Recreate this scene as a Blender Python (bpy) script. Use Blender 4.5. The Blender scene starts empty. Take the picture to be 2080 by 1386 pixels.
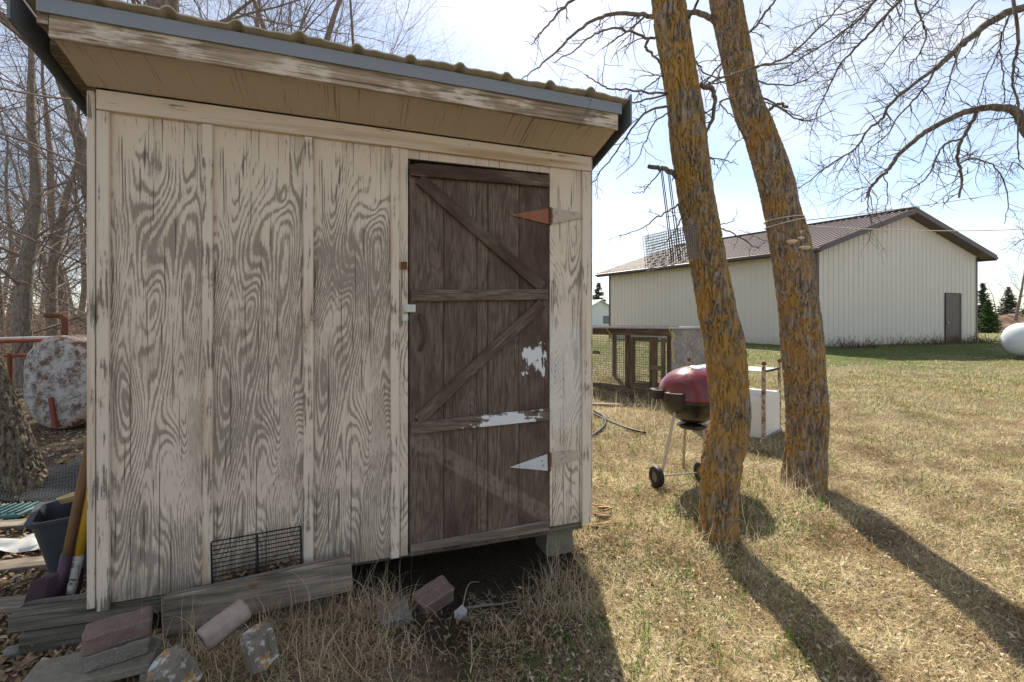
import bpy, math, random
import numpy as np
from mathutils import Vector, Matrix, noise as mnoise
R = math.radians
# ------------------------------------------------------------------ camera, sky, sun, exposure
sc = bpy.context.scene
col = sc.collection
EYE = 1.215; F = 924.0; HX, HY = 1040.0, 661.0
cd = bpy.data.cameras.new('camera'); cam = bpy.data.objects.new('camera', cd); col.objects.link(cam)
cd.sensor_fit = 'HORIZONTAL'; cd.sensor_width = 36.0; cd.lens = 36.0 * F / 2080
cd.shift_y = -(693 - HY) / 2080.0
cd.clip_start = 0.05; cd.clip_end = 3000
cam.location = (0, 0, EYE); cam.rotation_euler = (R(90), 0, 0)
sc.camera = cam
SUN_EL = 48.0
SUN_DX = 0.04                                   # the sun stands almost straight ahead (+Y)
w = bpy.data.worlds.new('World'); sc.world = w; w.use_nodes = True
wn = w.node_tree; wn.nodes.clear()
wo = wn.nodes.new('ShaderNodeOutputWorld'); bg = wn.nodes.new('ShaderNodeBackground')
sky = wn.nodes.new('ShaderNodeTexSky'); sky.sky_type = 'NISHITA'; sky.sun_disc = False
sky.sun_elevation = R(SUN_EL); sky.sun_rotation = math.atan2(SUN_DX, 1.0)
sky.air_density = 1.0; sky.dust_density = 0.5; sky.ozone_density = 1.2
tc = wn.nodes.new('ShaderNodeTexCoord')
mp = wn.nodes.new('ShaderNodeMapping'); mp.inputs['Scale'].default_value = (1.2, 2.2, 4.5); mp.inputs['Rotation'].default_value = (0.15, 0.25, 0.3)
wn.links.new(tc.outputs['Generated'], mp.inputs['Vector'])
cn = wn.nodes.new('ShaderNodeTexNoise'); cn.inputs['Scale'].default_value = 1.5; cn.inputs['Detail'].default_value = 7; cn.inputs['Roughness'].default_value = 0.55
cn.inputs['Distortion'].default_value = 0.5
wn.links.new(mp.outputs[0], cn.inputs['Vector'])
cr = wn.nodes.new('ShaderNodeMapRange'); cr.inputs['From Min'].default_value = 0.36; cr.inputs['From Max'].default_value = 0.72
cr.inputs['To Min'].default_value = 0.12; cr.inputs['To Max'].default_value = 0.70
wn.links.new(cn.outputs[0], cr.inputs['Value'])
cm = wn.nodes.new('ShaderNodeMix'); cm.data_type = 'RGBA'
wn.links.new(cr.outputs[0], cm.inputs['Factor']); wn.links.new(sky.outputs[0], cm.inputs[6]); cm.inputs[7].default_value = (6.3, 6.3, 6.3, 1)
wn.links.new(cm.outputs[2], bg.inputs['Color']); bg.inputs['Strength'].default_value = 0.095
wn.links.new(bg.outputs[0], wo.inputs['Surface'])
sd = bpy.data.lights.new('sun', 'SUN'); sd.energy = 5.0; sd.angle = R(0.6); sd.color = (1.0, 0.92, 0.78)
so = bpy.data.objects.new('sun', sd); col.objects.link(so)
sv = Vector((SUN_DX * math.cos(R(SUN_EL)), math.cos(R(SUN_EL)), math.sin(R(SUN_EL))))
so.rotation_euler = sv.to_track_quat('Z', 'Y').to_euler()
so.location = (0, 6, 12)
sc.view_settings.view_transform = 'Standard'; sc.view_settings.look = 'None'
sc.view_settings.exposure = 1.02; sc.view_settings.gamma = 1.0
sc.render.engine = 'CYCLES'

# ------------------------------------------------------------------ helpers
def P(px, py, d):
    """point of the photograph at distance d in front of the camera"""
    return Vector(((px - HX) / F * d, d, EYE + (HY - py) / F * d))

class MB:
    def __init__(s): s.v = []; s.f = []
    def add(s, vs, fs):
        o = len(s.v); s.v += [tuple(v) for v in vs]; s.f += [tuple(i + o for i in f) for f in fs]
    def box(s, x0, x1, y0, y1, z0, z1):
        s.add([(x0,y0,z0),(x1,y0,z0),(x1,y1,z0),(x0,y1,z0),(x0,y0,z1),(x1,y0,z1),(x1,y1,z1),(x0,y1,z1)],
              [(0,3,2,1),(4,5,6,7),(0,1,5,4),(1,2,6,5),(2,3,7,6),(3,0,4,7)]); return s
    def prism(s, poly, a, b):
        """poly: list of 3D points (one face), extruded by the vector b-a (a,b Vectors)"""
        n = len(poly); off = Vector(b) - Vector(a)
        vs = [Vector(p) for p in poly] + [Vector(p) + off for p in poly]
        fs = [tuple(range(n)), tuple(range(2*n-1, n-1, -1))] + [(i, i+n, (i+1) % n + n, (i+1) % n) for i in range(n)]
        s.add(vs, fs); return s
    def obox(s, c, ax, ay, az):
        """box from centre and three half-extent vectors"""
        c, ax, ay, az = Vector(c), Vector(ax), Vector(ay), Vector(az)
        vs = [c+sx*ax+sy*ay+sz*az for sz in (-1,1) for sx,sy in ((-1,-1),(1,-1),(1,1),(-1,1))]
        s.add(vs, [(0,3,2,1),(4,5,6,7),(0,1,5,4),(1,2,6,5),(2,3,7,6),(3,0,4,7)]); return s
    def tube(s, pts, rad, n=6, cap=True):
        pts = [Vector(p) for p in pts]
        if not hasattr(rad, '__len__'): rad = [rad] * len(pts)
        m = len(pts); up = None; base = len(s.v)
        for i, p in enumerate(pts):
            t = (pts[min(i+1, m-1)] - pts[max(i-1, 0)])
            if t.length < 1e-9: t = Vector((0,0,1))
            t.normalize()
            if up is None:
                a = Vector((0,0,1)) if abs(t.z) < 0.9 else Vector((1,0,0))
                up = (a - t * a.dot(t)).normalized()
            else:
                up = up - t * up.dot(t)
                up = up.normalized() if up.length > 1e-6 else t.orthogonal().normalized()
            sd_ = t.cross(up)
            for k in range(n):
                an = 2 * math.pi * k / n
                s.v.append(tuple(p + (up * math.cos(an) + sd_ * math.sin(an)) * rad[i]))
        for i in range(m - 1):
            for k in range(n):
                a = base + i*n + k; b = base + i*n + (k+1) % n
                s.f.append((a, b, b + n, a + n))
        if cap:
            s.f.append(tuple(base + k for k in range(n-1, -1, -1)))
            s.f.append(tuple(base + (m-1)*n + k for k in range(n)))
        return s
    def lathe(s, prof, n=24, c=(0,0,0)):
        base = len(s.v); m = len(prof)
        for r, z in prof:
            for k in range(n):
                a = 2*math.pi*k/n; s.v.append((c[0]+r*math.cos(a), c[1]+r*math.sin(a), c[2]+z))
        for i in range(m-1):
            for k in range(n):
                a = base+i*n+k; b = base+i*n+(k+1) % n
                s.f.append((a, b, b+n, a+n))
        return s
    def mesh(s, name, smooth=False):
        me = bpy.data.meshes.new(name); me.from_pydata(s.v, [], s.f); me.update()
        if smooth: me.polygons.foreach_set('use_smooth', [True]*len(me.polygons))
        return me

def link(name, me, mat=None, parent=None, loc=None, rot=None, bevel=0.0):
    o = bpy.data.objects.new(name, me); col.objects.link(o)
    if mat is not None and me is not None and not me.materials: me.materials.append(mat)
    if parent is not None: o.parent = parent
    if loc is not None: o.location = loc
    if rot is not None: o.rotation_euler = rot
    if bevel:
        b = o.modifiers.new('bevel', 'BEVEL'); b.width = bevel; b.segments = 1; b.limit_method = 'ANGLE'
    return o
def mk(name, mb, mat, parent=None, loc=None, smooth=False, bevel=0.0, rot=None):
    return link(name, mb.mesh(name, smooth), mat, parent, loc, rot, bevel)
def tag(o, label, cat=None, group=None, kind=None):
    if label: o['label'] = label
    if cat: o['category'] = cat
    if group: o['group'] = group
    if kind: o['kind'] = kind
    return o
def empty(name, loc=(0,0,0), rz=0.0):
    o = bpy.data.objects.new(name, None); col.objects.link(o); o.location = loc; o.rotation_euler = (0,0,rz); o.empty_display_size = 0.1
    return o
def catmull(pts, sub=5):
    pts = [Vector(p) for p in pts]
    if len(pts) < 3: return pts
    out = []
    q = [pts[0]*2 - pts[1]] + pts + [pts[-1]*2 - pts[-2]]
    for i in range(1, len(q) - 2):
        for k in range(sub):
            t = k / sub
            a, b, c, d = q[i-1], q[i], q[i+1], q[i+2]
            out.append(0.5*((2*b) + (c-a)*t + (2*a-5*b+4*c-d)*t*t + (3*b-a-3*c+d)*t*t*t))
    out.append(pts[-1]); return out
def lerp(a, b, t): return a + (b - a) * t

# ground height
def gz(x, y):
    x = np.asarray(x, float); y = np.asarray(y, float)
    t = np.clip(y - 2.8, 0, 15.7)
    z = -0.2 + 0.046 * t * t / (t + 0.25)
    z = z + 0.06*np.exp(-(((x+1.25)/0.65)**2 + ((y-1.85)/0.40)**2))
    z = z - 0.10*np.exp(-(((x-0.02)/0.55)**2 + ((y-2.45)/0.42)**2))
    z = z + 0.05*np.exp(-(((x-0.75)/0.35)**2 + ((y-2.75)/0.5)**2))
    z = z + 0.05*np.exp(-(((x-2.0)/0.9)**2 + ((y-3.4)/0.6)**2))
    z = z - 0.11*np.exp(-(((x-2.1)/1.3)**2 + ((y-8.0)/1.3)**2))
    near = np.clip(1.4 - y/30.0, 0, 1)
    z = z + near*(0.012*np.sin(2.1*x+1.3*y) + 0.010*np.sin(3.7*x-2.9*y+1.0) + 0.008*np.sin(6.3*y+2.2*x+0.5))
    far = np.clip((np.hypot(x, y) - 40)/60.0, 0, 1)
    z = z*(1-far) + far*0.45
    return z
def g(x, y): return float(gz(x, y))

# ------------------------------------------------------------------ material helpers
class NT:
    def __init__(s, name):
        s.m = bpy.data.materials.new(name); s.m.use_nodes = True; s.t = s.m.node_tree
        s.b = s.t.nodes['Principled BSDF']; s.out = s.t.nodes['Material Output']
        s.b.inputs['Specular IOR Level'].default_value = 0.25
    def set(s, sock, v):
        if hasattr(v, 'links') or isinstance(v, bpy.types.NodeSocket): s.t.links.new(v, sock)
        else: sock.default_value = v
    def n(s, typ, props=None, **inp):
        nd = s.t.nodes.new('ShaderNode' + typ)
        for k, v in (props or {}).items(): setattr(nd, k, v)
        for k, v in inp.items():
            key = int(k[1:]) if k[0] == '_' and k[1:].isdigit() else k.replace('_', ' ')
            s.set(nd.inputs[key], v)
        return nd
    def math(s, op, a, b=0.0, c=0.0, clamp=False):
        nd = s.t.nodes.new('ShaderNodeMath'); nd.operation = op; nd.use_clamp = clamp
        s.set(nd.inputs[0], a); s.set(nd.inputs[1], b)
        if op in ('MULTIPLY_ADD', 'SMOOTH_MIN', 'SMOOTH_MAX', 'COMPARE'): s.set(nd.inputs[2], c)
        return nd.outputs[0]
    def rng(s, v, a, b, c=0.0, d=1.0, smooth=True):
        nd = s.t.nodes.new('ShaderNodeMapRange')
        if smooth: nd.interpolation_type = 'SMOOTHSTEP'
        for k, x in zip(('Value','From Min','From Max','To Min','To Max'), (v,a,b,c,d)): s.set(nd.inputs[k], x)
        return nd.outputs[0]
    def mix(s, f, a, b):
        nd = s.t.nodes.new('ShaderNodeMix'); nd.data_type = 'RGBA'
        s.set(nd.inputs['Factor'], f)
        for k, x in ((6, a), (7, b)):
            s.set(nd.inputs[k], x if not isinstance(x, tuple) else (x + (1,))[:4])
        return nd.outputs[2]
    def co(s, kind='Object'):
        return s.n('TexCoord').outputs[kind]
    def rand(s): return s.n('ObjectInfo').outputs['Random']
    def map(s, v, scale=(1,1,1), off=None, rot=None):
        nd = s.n('Mapping', None, Vector=v, Scale=scale)
        if off is not None: s.set(nd.inputs['Location'], off)
        if rot is not None: s.set(nd.inputs['Rotation'], rot)
        return nd.outputs[0]
    def jit(s, v, k=13.0):
        r = s.math('MULTIPLY', s.rand(), k)
        c = s.n('CombineXYZ', None, X=r, Y=s.math('MULTIPLY', r, 1.7), Z=s.math('MULTIPLY', r, 2.3)).outputs[0]
        return s.n('VectorMath', {'operation': 'ADD'}, _0=v, _1=c).outputs[0]
    def noise(s, v, scale, detail=4, rough=0.55, dist=0.0):
        return s.n('TexNoise', None, Vector=v, Scale=scale, Detail=detail, Roughness=rough, Distortion=dist).outputs[0]
    def xyz(s, v):
        nd = s.n('SeparateXYZ', None, Vector=v); return nd.outputs[0], nd.outputs[1], nd.outputs[2]
    def bump(s, h, strength=0.4, dist=0.01):
        nd = s.n('Bump', None, Strength=strength, Distance=dist, Height=h)
        s.t.links.new(nd.outputs[0], s.b.inputs['Normal'])
    def fin(s, color, rough=0.85, metal=0.0, spec=None):
        s.set(s.b.inputs['Base Color'], color if not isinstance(color, tuple) else (color + (1,))[:4])
        s.set(s.b.inputs['Roughness'], rough); s.set(s.b.inputs['Metallic'], metal)
        if spec is not None: s.b.inputs['Specular IOR Level'].default_value = spec
        return s.m

def grain(axis):
    return {'X': (0.06, 1, 1), 'Y': (1, 0.06, 1), 'Z': (1, 1, 0.06)}[axis]
def wood_mat(name, light, dark, axis='X', lichen=None, paint=None, pamt=0.5, fine=70.0, bump=0.5):
    s = NT(name); v = s.jit(s.co())
    gv = s.map(v, grain(axis))
    n1 = s.noise(gv, fine, 4, 0.65); n2 = s.noise(gv, fine*0.22, 3, 0.5, 1.2)
    k = s.math('ADD', s.math('MULTIPLY', n1, 0.6), s.math('MULTIPLY', n2, 0.5))
    c = s.mix(s.rng(k, 0.40, 0.70), dark, light)
    blot = s.noise(v, 3.0, 4)
    c = s.mix(s.rng(blot, 0.35, 0.75, 0, 0.45), c, tuple(x*0.6 for x in dark))
    ck = s.rng(s.noise(s.map(v, tuple(0.25*q if q < 0.5 else q for q in grain(axis))), fine*1.1, 2, 0.5), 0.63, 0.68)
    c = s.mix(s.math('MULTIPLY', ck, 0.8), c, tuple(q*0.35 for q in dark))
    k = s.math('SUBTRACT', k, s.math('MULTIPLY', ck, 0.6))
    if paint:
        pm = s.math('ADD', s.math('MULTIPLY', n1, 0.45), s.math('MULTIPLY', s.noise(s.map(v, tuple(0.4+0.6*x for x in grain(axis))), 7.0, 5, 0.65), 0.9))
        c = s.mix(s.rng(pm, 1.0-pamt-0.06, 1.0-pamt+0.08), c, paint)
    if lichen:
        lm = s.noise(v, 16.0, 5, 0.7)
        c = s.mix(s.rng(lm, 0.60, 0.66), c, lichen)
    s.bump(k, bump, 0.006)
    return s.fin(c, 0.9)

def plywood_mat(name, wear=0.0, knots=True, wash=None):
    """peeling beige paint over weathered plywood with cathedral grain"""
    s = NT(name); v = s.co(); x, y, z = s.xyz(v)
    r = s.math('MULTIPLY', s.rand(), 0.0 if knots else 9.0)
    wv = s.n('CombineXYZ', None, X=s.math('MULTIPLY', x, 3.3), Y=s.math('ADD', r, s.math('MULTIPLY', s.rand(), 0.22)), Z=s.math('MULTIPLY', z, 0.72)).outputs[0]
    h = s.noise(wv, 1.45, 1.3, 0.40, 0.2)
    if knots:                                       # two burl eyes the veneer repeats in every bay
        for (kx, kz, ax, az, am) in ((0.18, 1.32, 0.05, 0.17, 0.16), (0.30, 0.66, 0.045, 0.36, -0.12), (0.31, 1.83, 0.025, 0.07, 0.05)):
            dx = s.math('DIVIDE', s.math('SUBTRACT', s.math('SUBTRACT', x, kx), s.math('MULTIPLY', s.math('SUBTRACT', z, kz), 0.16)), ax)
            dz = s.math('DIVIDE', s.math('SUBTRACT', z, kz), az)
            q = s.math('ADD', s.math('MULTIPLY', dx, dx), s.math('MULTIPLY', dz, dz))
            h = s.math('ADD', h, s.math('DIVIDE', am, s.math('ADD', 1.0, q)))
    wig = s.noise(s.map(v, (26, 26, 3.0)), 1.0, 3, 0.6)
    ph = s.math('ADD', s.math('MULTIPLY', h, 255.0), s.math('MULTIPLY', wig, 5.5))
    band = s.math('POWER', s.math('MULTIPLY_ADD', s.math('SINE', ph), 0.5, 0.5), 1.5)
    patchy = s.noise(s.map(v, (1, 1, 0.55)), 6.5, 3, 0.6)
    band = s.math('MULTIPLY', band, s.rng(patchy, 0.34, 0.62, 0.35, 1.15))
    fib = s.noise(s.map(v, (1, 1, 0.10)), 150.0, 5, 0.8)
    big = s.noise(s.n('VectorMath', {'operation': 'ADD'}, _0=v, _1=s.n('CombineXYZ', None, Y=s.math('MULTIPLY', s.rand(), 20.0)).outputs[0]).outputs[0], 2.4, 4, 0.6)
    zt = s.rng(z, 1.55, 2.15, 0.0, 0.30)            # paint held better under the eaves
    e = s.math('ADD', s.math('MULTIPLY', band, 0.37), s.math('MULTIPLY', fib, 1.50))
    e = s.math('ADD', e, s.math('MULTIPLY', s.math('SUBTRACT', big, 0.5), 0.85))
    e = s.math('SUBTRACT', e, zt)
    m = s.rng(e, 0.78 - wear, 1.04 - wear, 0, 0.9)
    bare = s.mix(s.rng(big, 0.35, 0.65), (0.27, 0.21, 0.155), (0.215, 0.18, 0.15))
    bare = s.mix(s.rng(fib, 0.35, 0.7, 0, 0.6), bare, (0.36, 0.30, 0.235))
    paint = s.mix(s.noise(v, 5.0, 4), (0.73, 0.62, 0.505), (0.61, 0.50, 0.39))
    grime = s.noise(s.map(v, (1, 1, 0.35)), 7.0, 5, 0.65)
    paint = s.mix(s.rng(grime, 0.50, 0.72, 0, 0.55), paint, (0.36, 0.285, 0.215))
    # dirt rising from the ground, rain splash
    low = s.rng(s.math('ADD', z, s.math('MULTIPLY', big, 0.22)), 0.30, 0.06)
    c = s.mix(m, paint, bare)
    c = s.mix(s.math('MULTIPLY', low, 0.55), c, (0.16, 0.125, 0.09))
    crack = s.noise(s.map(v, (1, 1, 0.02)), 95.0, 2, 0.5)
    cm_ = s.rng(crack, 0.61, 0.65)
    c = s.mix(s.math('MULTIPLY', cm_, 0.75), c, (0.07, 0.055, 0.045))
    if wash:                                        # a brushed-on patch of newer white paint
        en = s.math('MULTIPLY', s.math('SUBTRACT', s.noise(s.map(v, (1, 1, 0.3)), 14.0, 4, 0.6), 0.5), 0.25)
        wm = s.math('MULTIPLY', s.rng(s.math('ADD', z, en), wash[2], wash[2]+0.05), s.rng(s.math('ADD', z, en), wash[3]+0.10, wash[3]))
        c = s.mix(s.math('MULTIPLY', wm, s.rng(fib, 0.25, 0.65, 0.75, 0.3)), c, (0.66, 0.65, 0.64))
    s.bump(s.math('SUBTRACT', s.math('SUBTRACT', 1.0, s.math('MULTIPLY', m, 0.7)), s.math('ADD', s.math('MULTIPLY', fib, 0.35), cm_)), 0.5, 0.004)
    return s.fin(c, 0.82)

def trim_mat(name, axis, amt=0.22):
    s = NT(name); v = s.jit(s.co()); gv = s.map(v, grain(axis))
    f = s.noise(gv, 80.0, 4, 0.7); b = s.noise(v, 4.5, 5, 0.6); st = s.noise(s.map(v, grain(axis)), 14.0, 3)
    paint = s.mix(b, (0.70, 0.60, 0.495), (0.61, 0.51, 0.405))
    tan = s.mix(s.rng(st, 0.52, 0.72, 0, 0.8), paint, (0.40, 0.25, 0.13))
    e = s.math('ADD', s.math('MULTIPLY', f, 0.8), s.math('MULTIPLY', b, 0.75))
    m = s.rng(e, 0.98 - amt, 1.06 - amt)
    c = s.mix(m, tan, (0.22, 0.185, 0.145))
    s.bump(s.math('SUBTRACT', s.math('MULTIPLY', f, 0.5), m), 0.35, 0.003)
    return s.fin(c, 0.8)

def simple(name, color, rough=0.6, metal=0.0, var=0.25, scale=8.0, spec=0.3, bump=0.0):
    s = NT(name); v = s.co(); n = s.noise(v, scale, 5, 0.6)
    c = s.mix(n, tuple(x*(1-var) for x in color), tuple(min(1, x*(1+var)) for x in color))
    if bump: s.bump(n, bump, 0.01)
    return s.fin(c, rough, metal, spec)
def rusty(name, paint, amt, rust=(0.16, 0.065, 0.03), scale=9.0, metal=0.0, rough=0.6, soft=0.05):
    s = NT(name); v = s.co()
    n = s.noise(v, scale, 8, 0.72); n2 = s.noise(v, scale*6, 4, 0.7)
    k = s.math('ADD', s.math('MULTIPLY', n, 0.75), s.math('MULTIPLY', n2, 0.3))
    m = s.rng(k, 0.62 - amt*0.3, 0.62 + soft - amt*0.3)
    rc = s.mix(n2, tuple(x*0.45 for x in rust), tuple(x*1.4 for x in rust))
    c = s.mix(m, s.mix(n, paint, tuple(x*0.75 for x in paint)), rc)
    s.bump(m, 0.25, 0.003)
    return s.fin(c, s.math('MULTIPLY_ADD', m, 0.3, rough), metal)

M = {}
M['ply'] = plywood_mat('peeling_plywood', 0.045)
M['ply_side'] = plywood_mat('peeling_plywood_narrow', -0.12, False)
M['trim_z'] = trim_mat('painted_trim_upright', 'Z', 0.16)
M['trim_x'] = trim_mat('painted_trim_level', 'X', 0.08)
M['fascia'] = wood_mat('fascia_wood', (0.46, 0.355, 0.25), (0.17, 0.12, 0.085), 'X', paint=(0.62, 0.52, 0.42), pamt=0.28)
M['grey_x'] = wood_mat('grey_board', (0.36, 0.30, 0.235), (0.13, 0.105, 0.08), 'X')
M['old_x'] = wood_mat('mossy_timber', (0.20, 0.18, 0.14), (0.06, 0.055, 0.042), 'X', lichen=(0.16, 0.16, 0.11))
M['brown_z'] = wood_mat('hutch_wood', (0.20, 0.14, 0.09), (0.07, 0.045, 0.03), 'Z')
M['brown_x'] = wood_mat('hutch_rail', (0.22, 0.17, 0.12), (0.08, 0.055, 0.04), 'X')
M['ply_grey'] = wood_mat('grey_plywood', (0.36, 0.34, 0.32), (0.20, 0.18, 0.165), 'X', fine=40.0, bump=0.2)
M['handle_wood'] = wood_mat('tool_handle_wood', (0.24, 0.14, 0.07), (0.11, 0.06, 0.032), 'Z', fine=50.0)
M['rot'] = wood_mat('rotten_wood', (0.36, 0.235, 0.125), (0.10, 0.06, 0.035), 'X')
M['drip'] = simple('blue_grey_metal', (0.20, 0.22, 0.235), 0.45, 0.0, 0.12, 3.0, 0.5)
M['roof_tan'] = simple('tan_roof_metal', (0.42, 0.37, 0.28), 0.5, 0.0, 0.2, 6.0, 0.4)
M['rake'] = simple('dark_rake_metal', (0.13, 0.145, 0.16), 0.45, 0.2, 0.25, 6.0, 0.5)
M['black'] = simple('black_iron', (0.018, 0.017, 0.016), 0.5, 0.3, 0.3, 30.0)
M['wire'] = simple('galvanised_wire', (0.17, 0.15, 0.13), 0.5, 0.6, 0.3, 30.0)
M['rust'] = rusty('rusty_iron', (0.20, 0.10, 0.06), 0.9, scale=20.0)
M['white_rust'] = rusty('white_enamel_rusting', (0.68, 0.66, 0.62), 0.05, scale=5.0, rough=0.35)
M['white_enamel'] = simple('white_enamel', (0.66, 0.66, 0.64), 0.3, 0.0, 0.1, 4.0, 0.5)

def soffit_mat():
    s = NT('soffit_paint'); v = s.co(); f = s.noise(s.map(v, (1, 0.02, 0.02)), 110.0, 3, 0.7); b = s.noise(s.map(v, (1, 0.25, 0.25)), 6.0, 4)
    c = s.mix(b, (0.55, 0.47, 0.385), (0.46, 0.385, 0.305))
    c = s.mix(s.rng(s.math('ADD', f, s.math('MULTIPLY', b, 0.3)), 0.74, 0.84, 0, 0.8), c, (0.20, 0.14, 0.09))
    s.bump(f, 0.2, 0.004); return s.fin(c, 0.85)
M['soffit'] = soffit_mat()

def door_mat(name, axis, patches=(), ghost=False):
    """dark barn-red paint worn to grey wood; object colour red channel = how much paint is left"""
    s = NT(name); v0 = s.co(); v = s.jit(v0); gv = s.map(v, grain(axis))
    f = s.noise(gv, 110.0, 5, 0.8); cat = s.noise(s.map(v, tuple(0.25 if q < 0.5 else 1.0 for q in grain(axis))), 5.0, 2, 0.5, 0.4)
    band = s.math('MULTIPLY_ADD', s.math('SINE', s.math('MULTIPLY', cat, 95.0)), 0.5, 0.5)
    wood = s.mix(s.math('ADD', s.math('MULTIPLY', band, 0.22), s.rng(f, 0.3, 0.72, 0, 0.8)), (0.045, 0.030, 0.023), (0.235, 0.172, 0.13))
    amt = s.n('SeparateColor', None, Color=s.n('ObjectInfo').outputs['Color']).outputs[0]
    b = s.noise(s.map(v, tuple(0.35 if q < 0.5 else 1.0 for q in grain(axis))), 6.0, 5, 0.65)
    k = s.math('ADD', s.math('ADD', s.math('MULTIPLY', f, 0.4), s.math('MULTIPLY', b, 0.9)), s.math('SUBTRACT', amt, 0.5))
    m = s.rng(k, 0.54, 0.86)
    red = s.mix(b, (0.085, 0.044, 0.034), (0.050, 0.029, 0.024))
    c = s.mix(m, wood, red)
    pale = s.rng(s.math('ADD', s.noise(gv, 30.0, 5, 0.7), s.math('MULTIPLY', b, -0.15)), 0.545, 0.62)
    c = s.mix(s.math('MULTIPLY', pale, s.math('MULTIPLY', s.math('SUBTRACT', 1.0, amt), 0.85)), c, (0.36, 0.30, 0.25))
    x, y, z = s.xyz(v0); en = s.noise(v0, 28.0, 5, 0.7); en2 = s.noise(s.map(v0, grain(axis)), 60.0, 3)
    if ghost:      # pale strip left where a lower diagonal brace was taken off
        d = s.math('SUBTRACT', s.math('ADD', z, s.math('MULTIPLY', x, 0.665)), ghost)
        gm = s.rng(s.math('ABSOLUTE', d), 0.060, 0.045)
        gm = s.math('MULTIPLY', gm, s.rng(z, 0.72, 0.68))
        c = s.mix(s.math('MULTIPLY', gm, s.rng(s.math('ADD', en, en2), 0.8, 1.2, 0.05, 0.6)), c, (0.26, 0.21, 0.17))
    for (cx, cz, rx, rz) in patches:
        dx = s.math('DIVIDE', s.math('SUBTRACT', x, cx), rx); dz = s.math('DIVIDE', s.math('SUBTRACT', z, cz), rz)
        q = s.math('MAXIMUM', s.math('ABSOLUTE', dx), s.math('ABSOLUTE', dz))
        q = s.math('ADD', q, s.math('MULTIPLY', s.math('SUBTRACT', s.math('ADD', s.math('MULTIPLY', s.noise(v0, 11.0, 3, 0.5), 1.2), s.math('ADD', en, en2)), 1.6), 1.9))
        c = s.mix(s.rng(q, 1.0, 0.82), c, (0.66, 0.66, 0.66))
    s.bump(s.math('ADD', f, s.math('MULTIPLY', band, 0.4)), 0.55, 0.005)
    return s.fin(c, 0.85)

def bark_mat(name, dark, light, lichen=None, lamt=0.0, pale=None):
    s = NT(name); v = s.co(); gv = s.map(v, (1, 1, 0.22))
    n1 = s.noise(gv, 38.0, 5, 0.7); n2 = s.noise(v, 5.0, 5, 0.65)
    c = s.mix(s.rng(n1, 0.35, 0.68), dark, light)
    if lichen:
        geo = s.n('NewGeometry').outputs['Pointiness']
        lm = s.math('ADD', s.math('MULTIPLY', n2, 0.6), s.math('MULTIPLY', s.noise(s.map(v, (1, 1, 0.5)), 42.0, 5, 0.8), 0.75))
        lc = s.mix(s.noise(v, 9.0, 4), lichen, (lichen[0]*0.62, lichen[1]*0.72, lichen[2]*1.0))
        c = s.mix(s.math('MULTIPLY', s.rng(lm, 0.80 - lamt, 0.90 - lamt), 0.85), c, lc)
    if pale:
        pv = s.n('TexVoronoi', None, Vector=v, Scale=7.0).outputs['Distance']
        pm = s.math('MULTIPLY', s.rng(s.math('ADD', pv, s.math('MULTIPLY', s.noise(v, 40.0, 4), 0.2)), 0.30, 0.24), s.rng(s.noise(v, 2.3, 3), 0.54, 0.60))
        c = s.mix(s.math('MULTIPLY', pm, 0.8), c, pale)
    s.bump(n1, 0.7, 0.012)
    return s.fin(c, 0.95, spec=0.1)
M['bark_lichen'] = bark_mat('lichen_bark', (0.10, 0.078, 0.060), (0.33, 0.27, 0.215), (0.42, 0.225, 0.045), 0.195, (0.30, 0.31, 0.27))
M['bark_grey'] = bark_mat('lichen_bark_greyer', (0.105, 0.083, 0.065), (0.36, 0.295, 0.235), (0.40, 0.215, 0.05), 0.16, (0.30, 0.31, 0.27))
M['bark_left'] = bark_mat('mossy_bark', (0.07, 0.058, 0.045), (0.27, 0.22, 0.16), (0.24, 0.19, 0.06), 0.08)
M['twig'] = simple('twig_bark', (0.21, 0.17, 0.145), 0.9, 0, 0.3, 14.0, 0.1)
M['limb'] = bark_mat('limb_bark', (0.09, 0.075, 0.06), (0.23, 0.195, 0.16), (0.28, 0.21, 0.09), 0.0)
M['woods'] = bark_mat('woods_bark', (0.14, 0.118, 0.095), (0.31, 0.265, 0.22))

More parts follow.
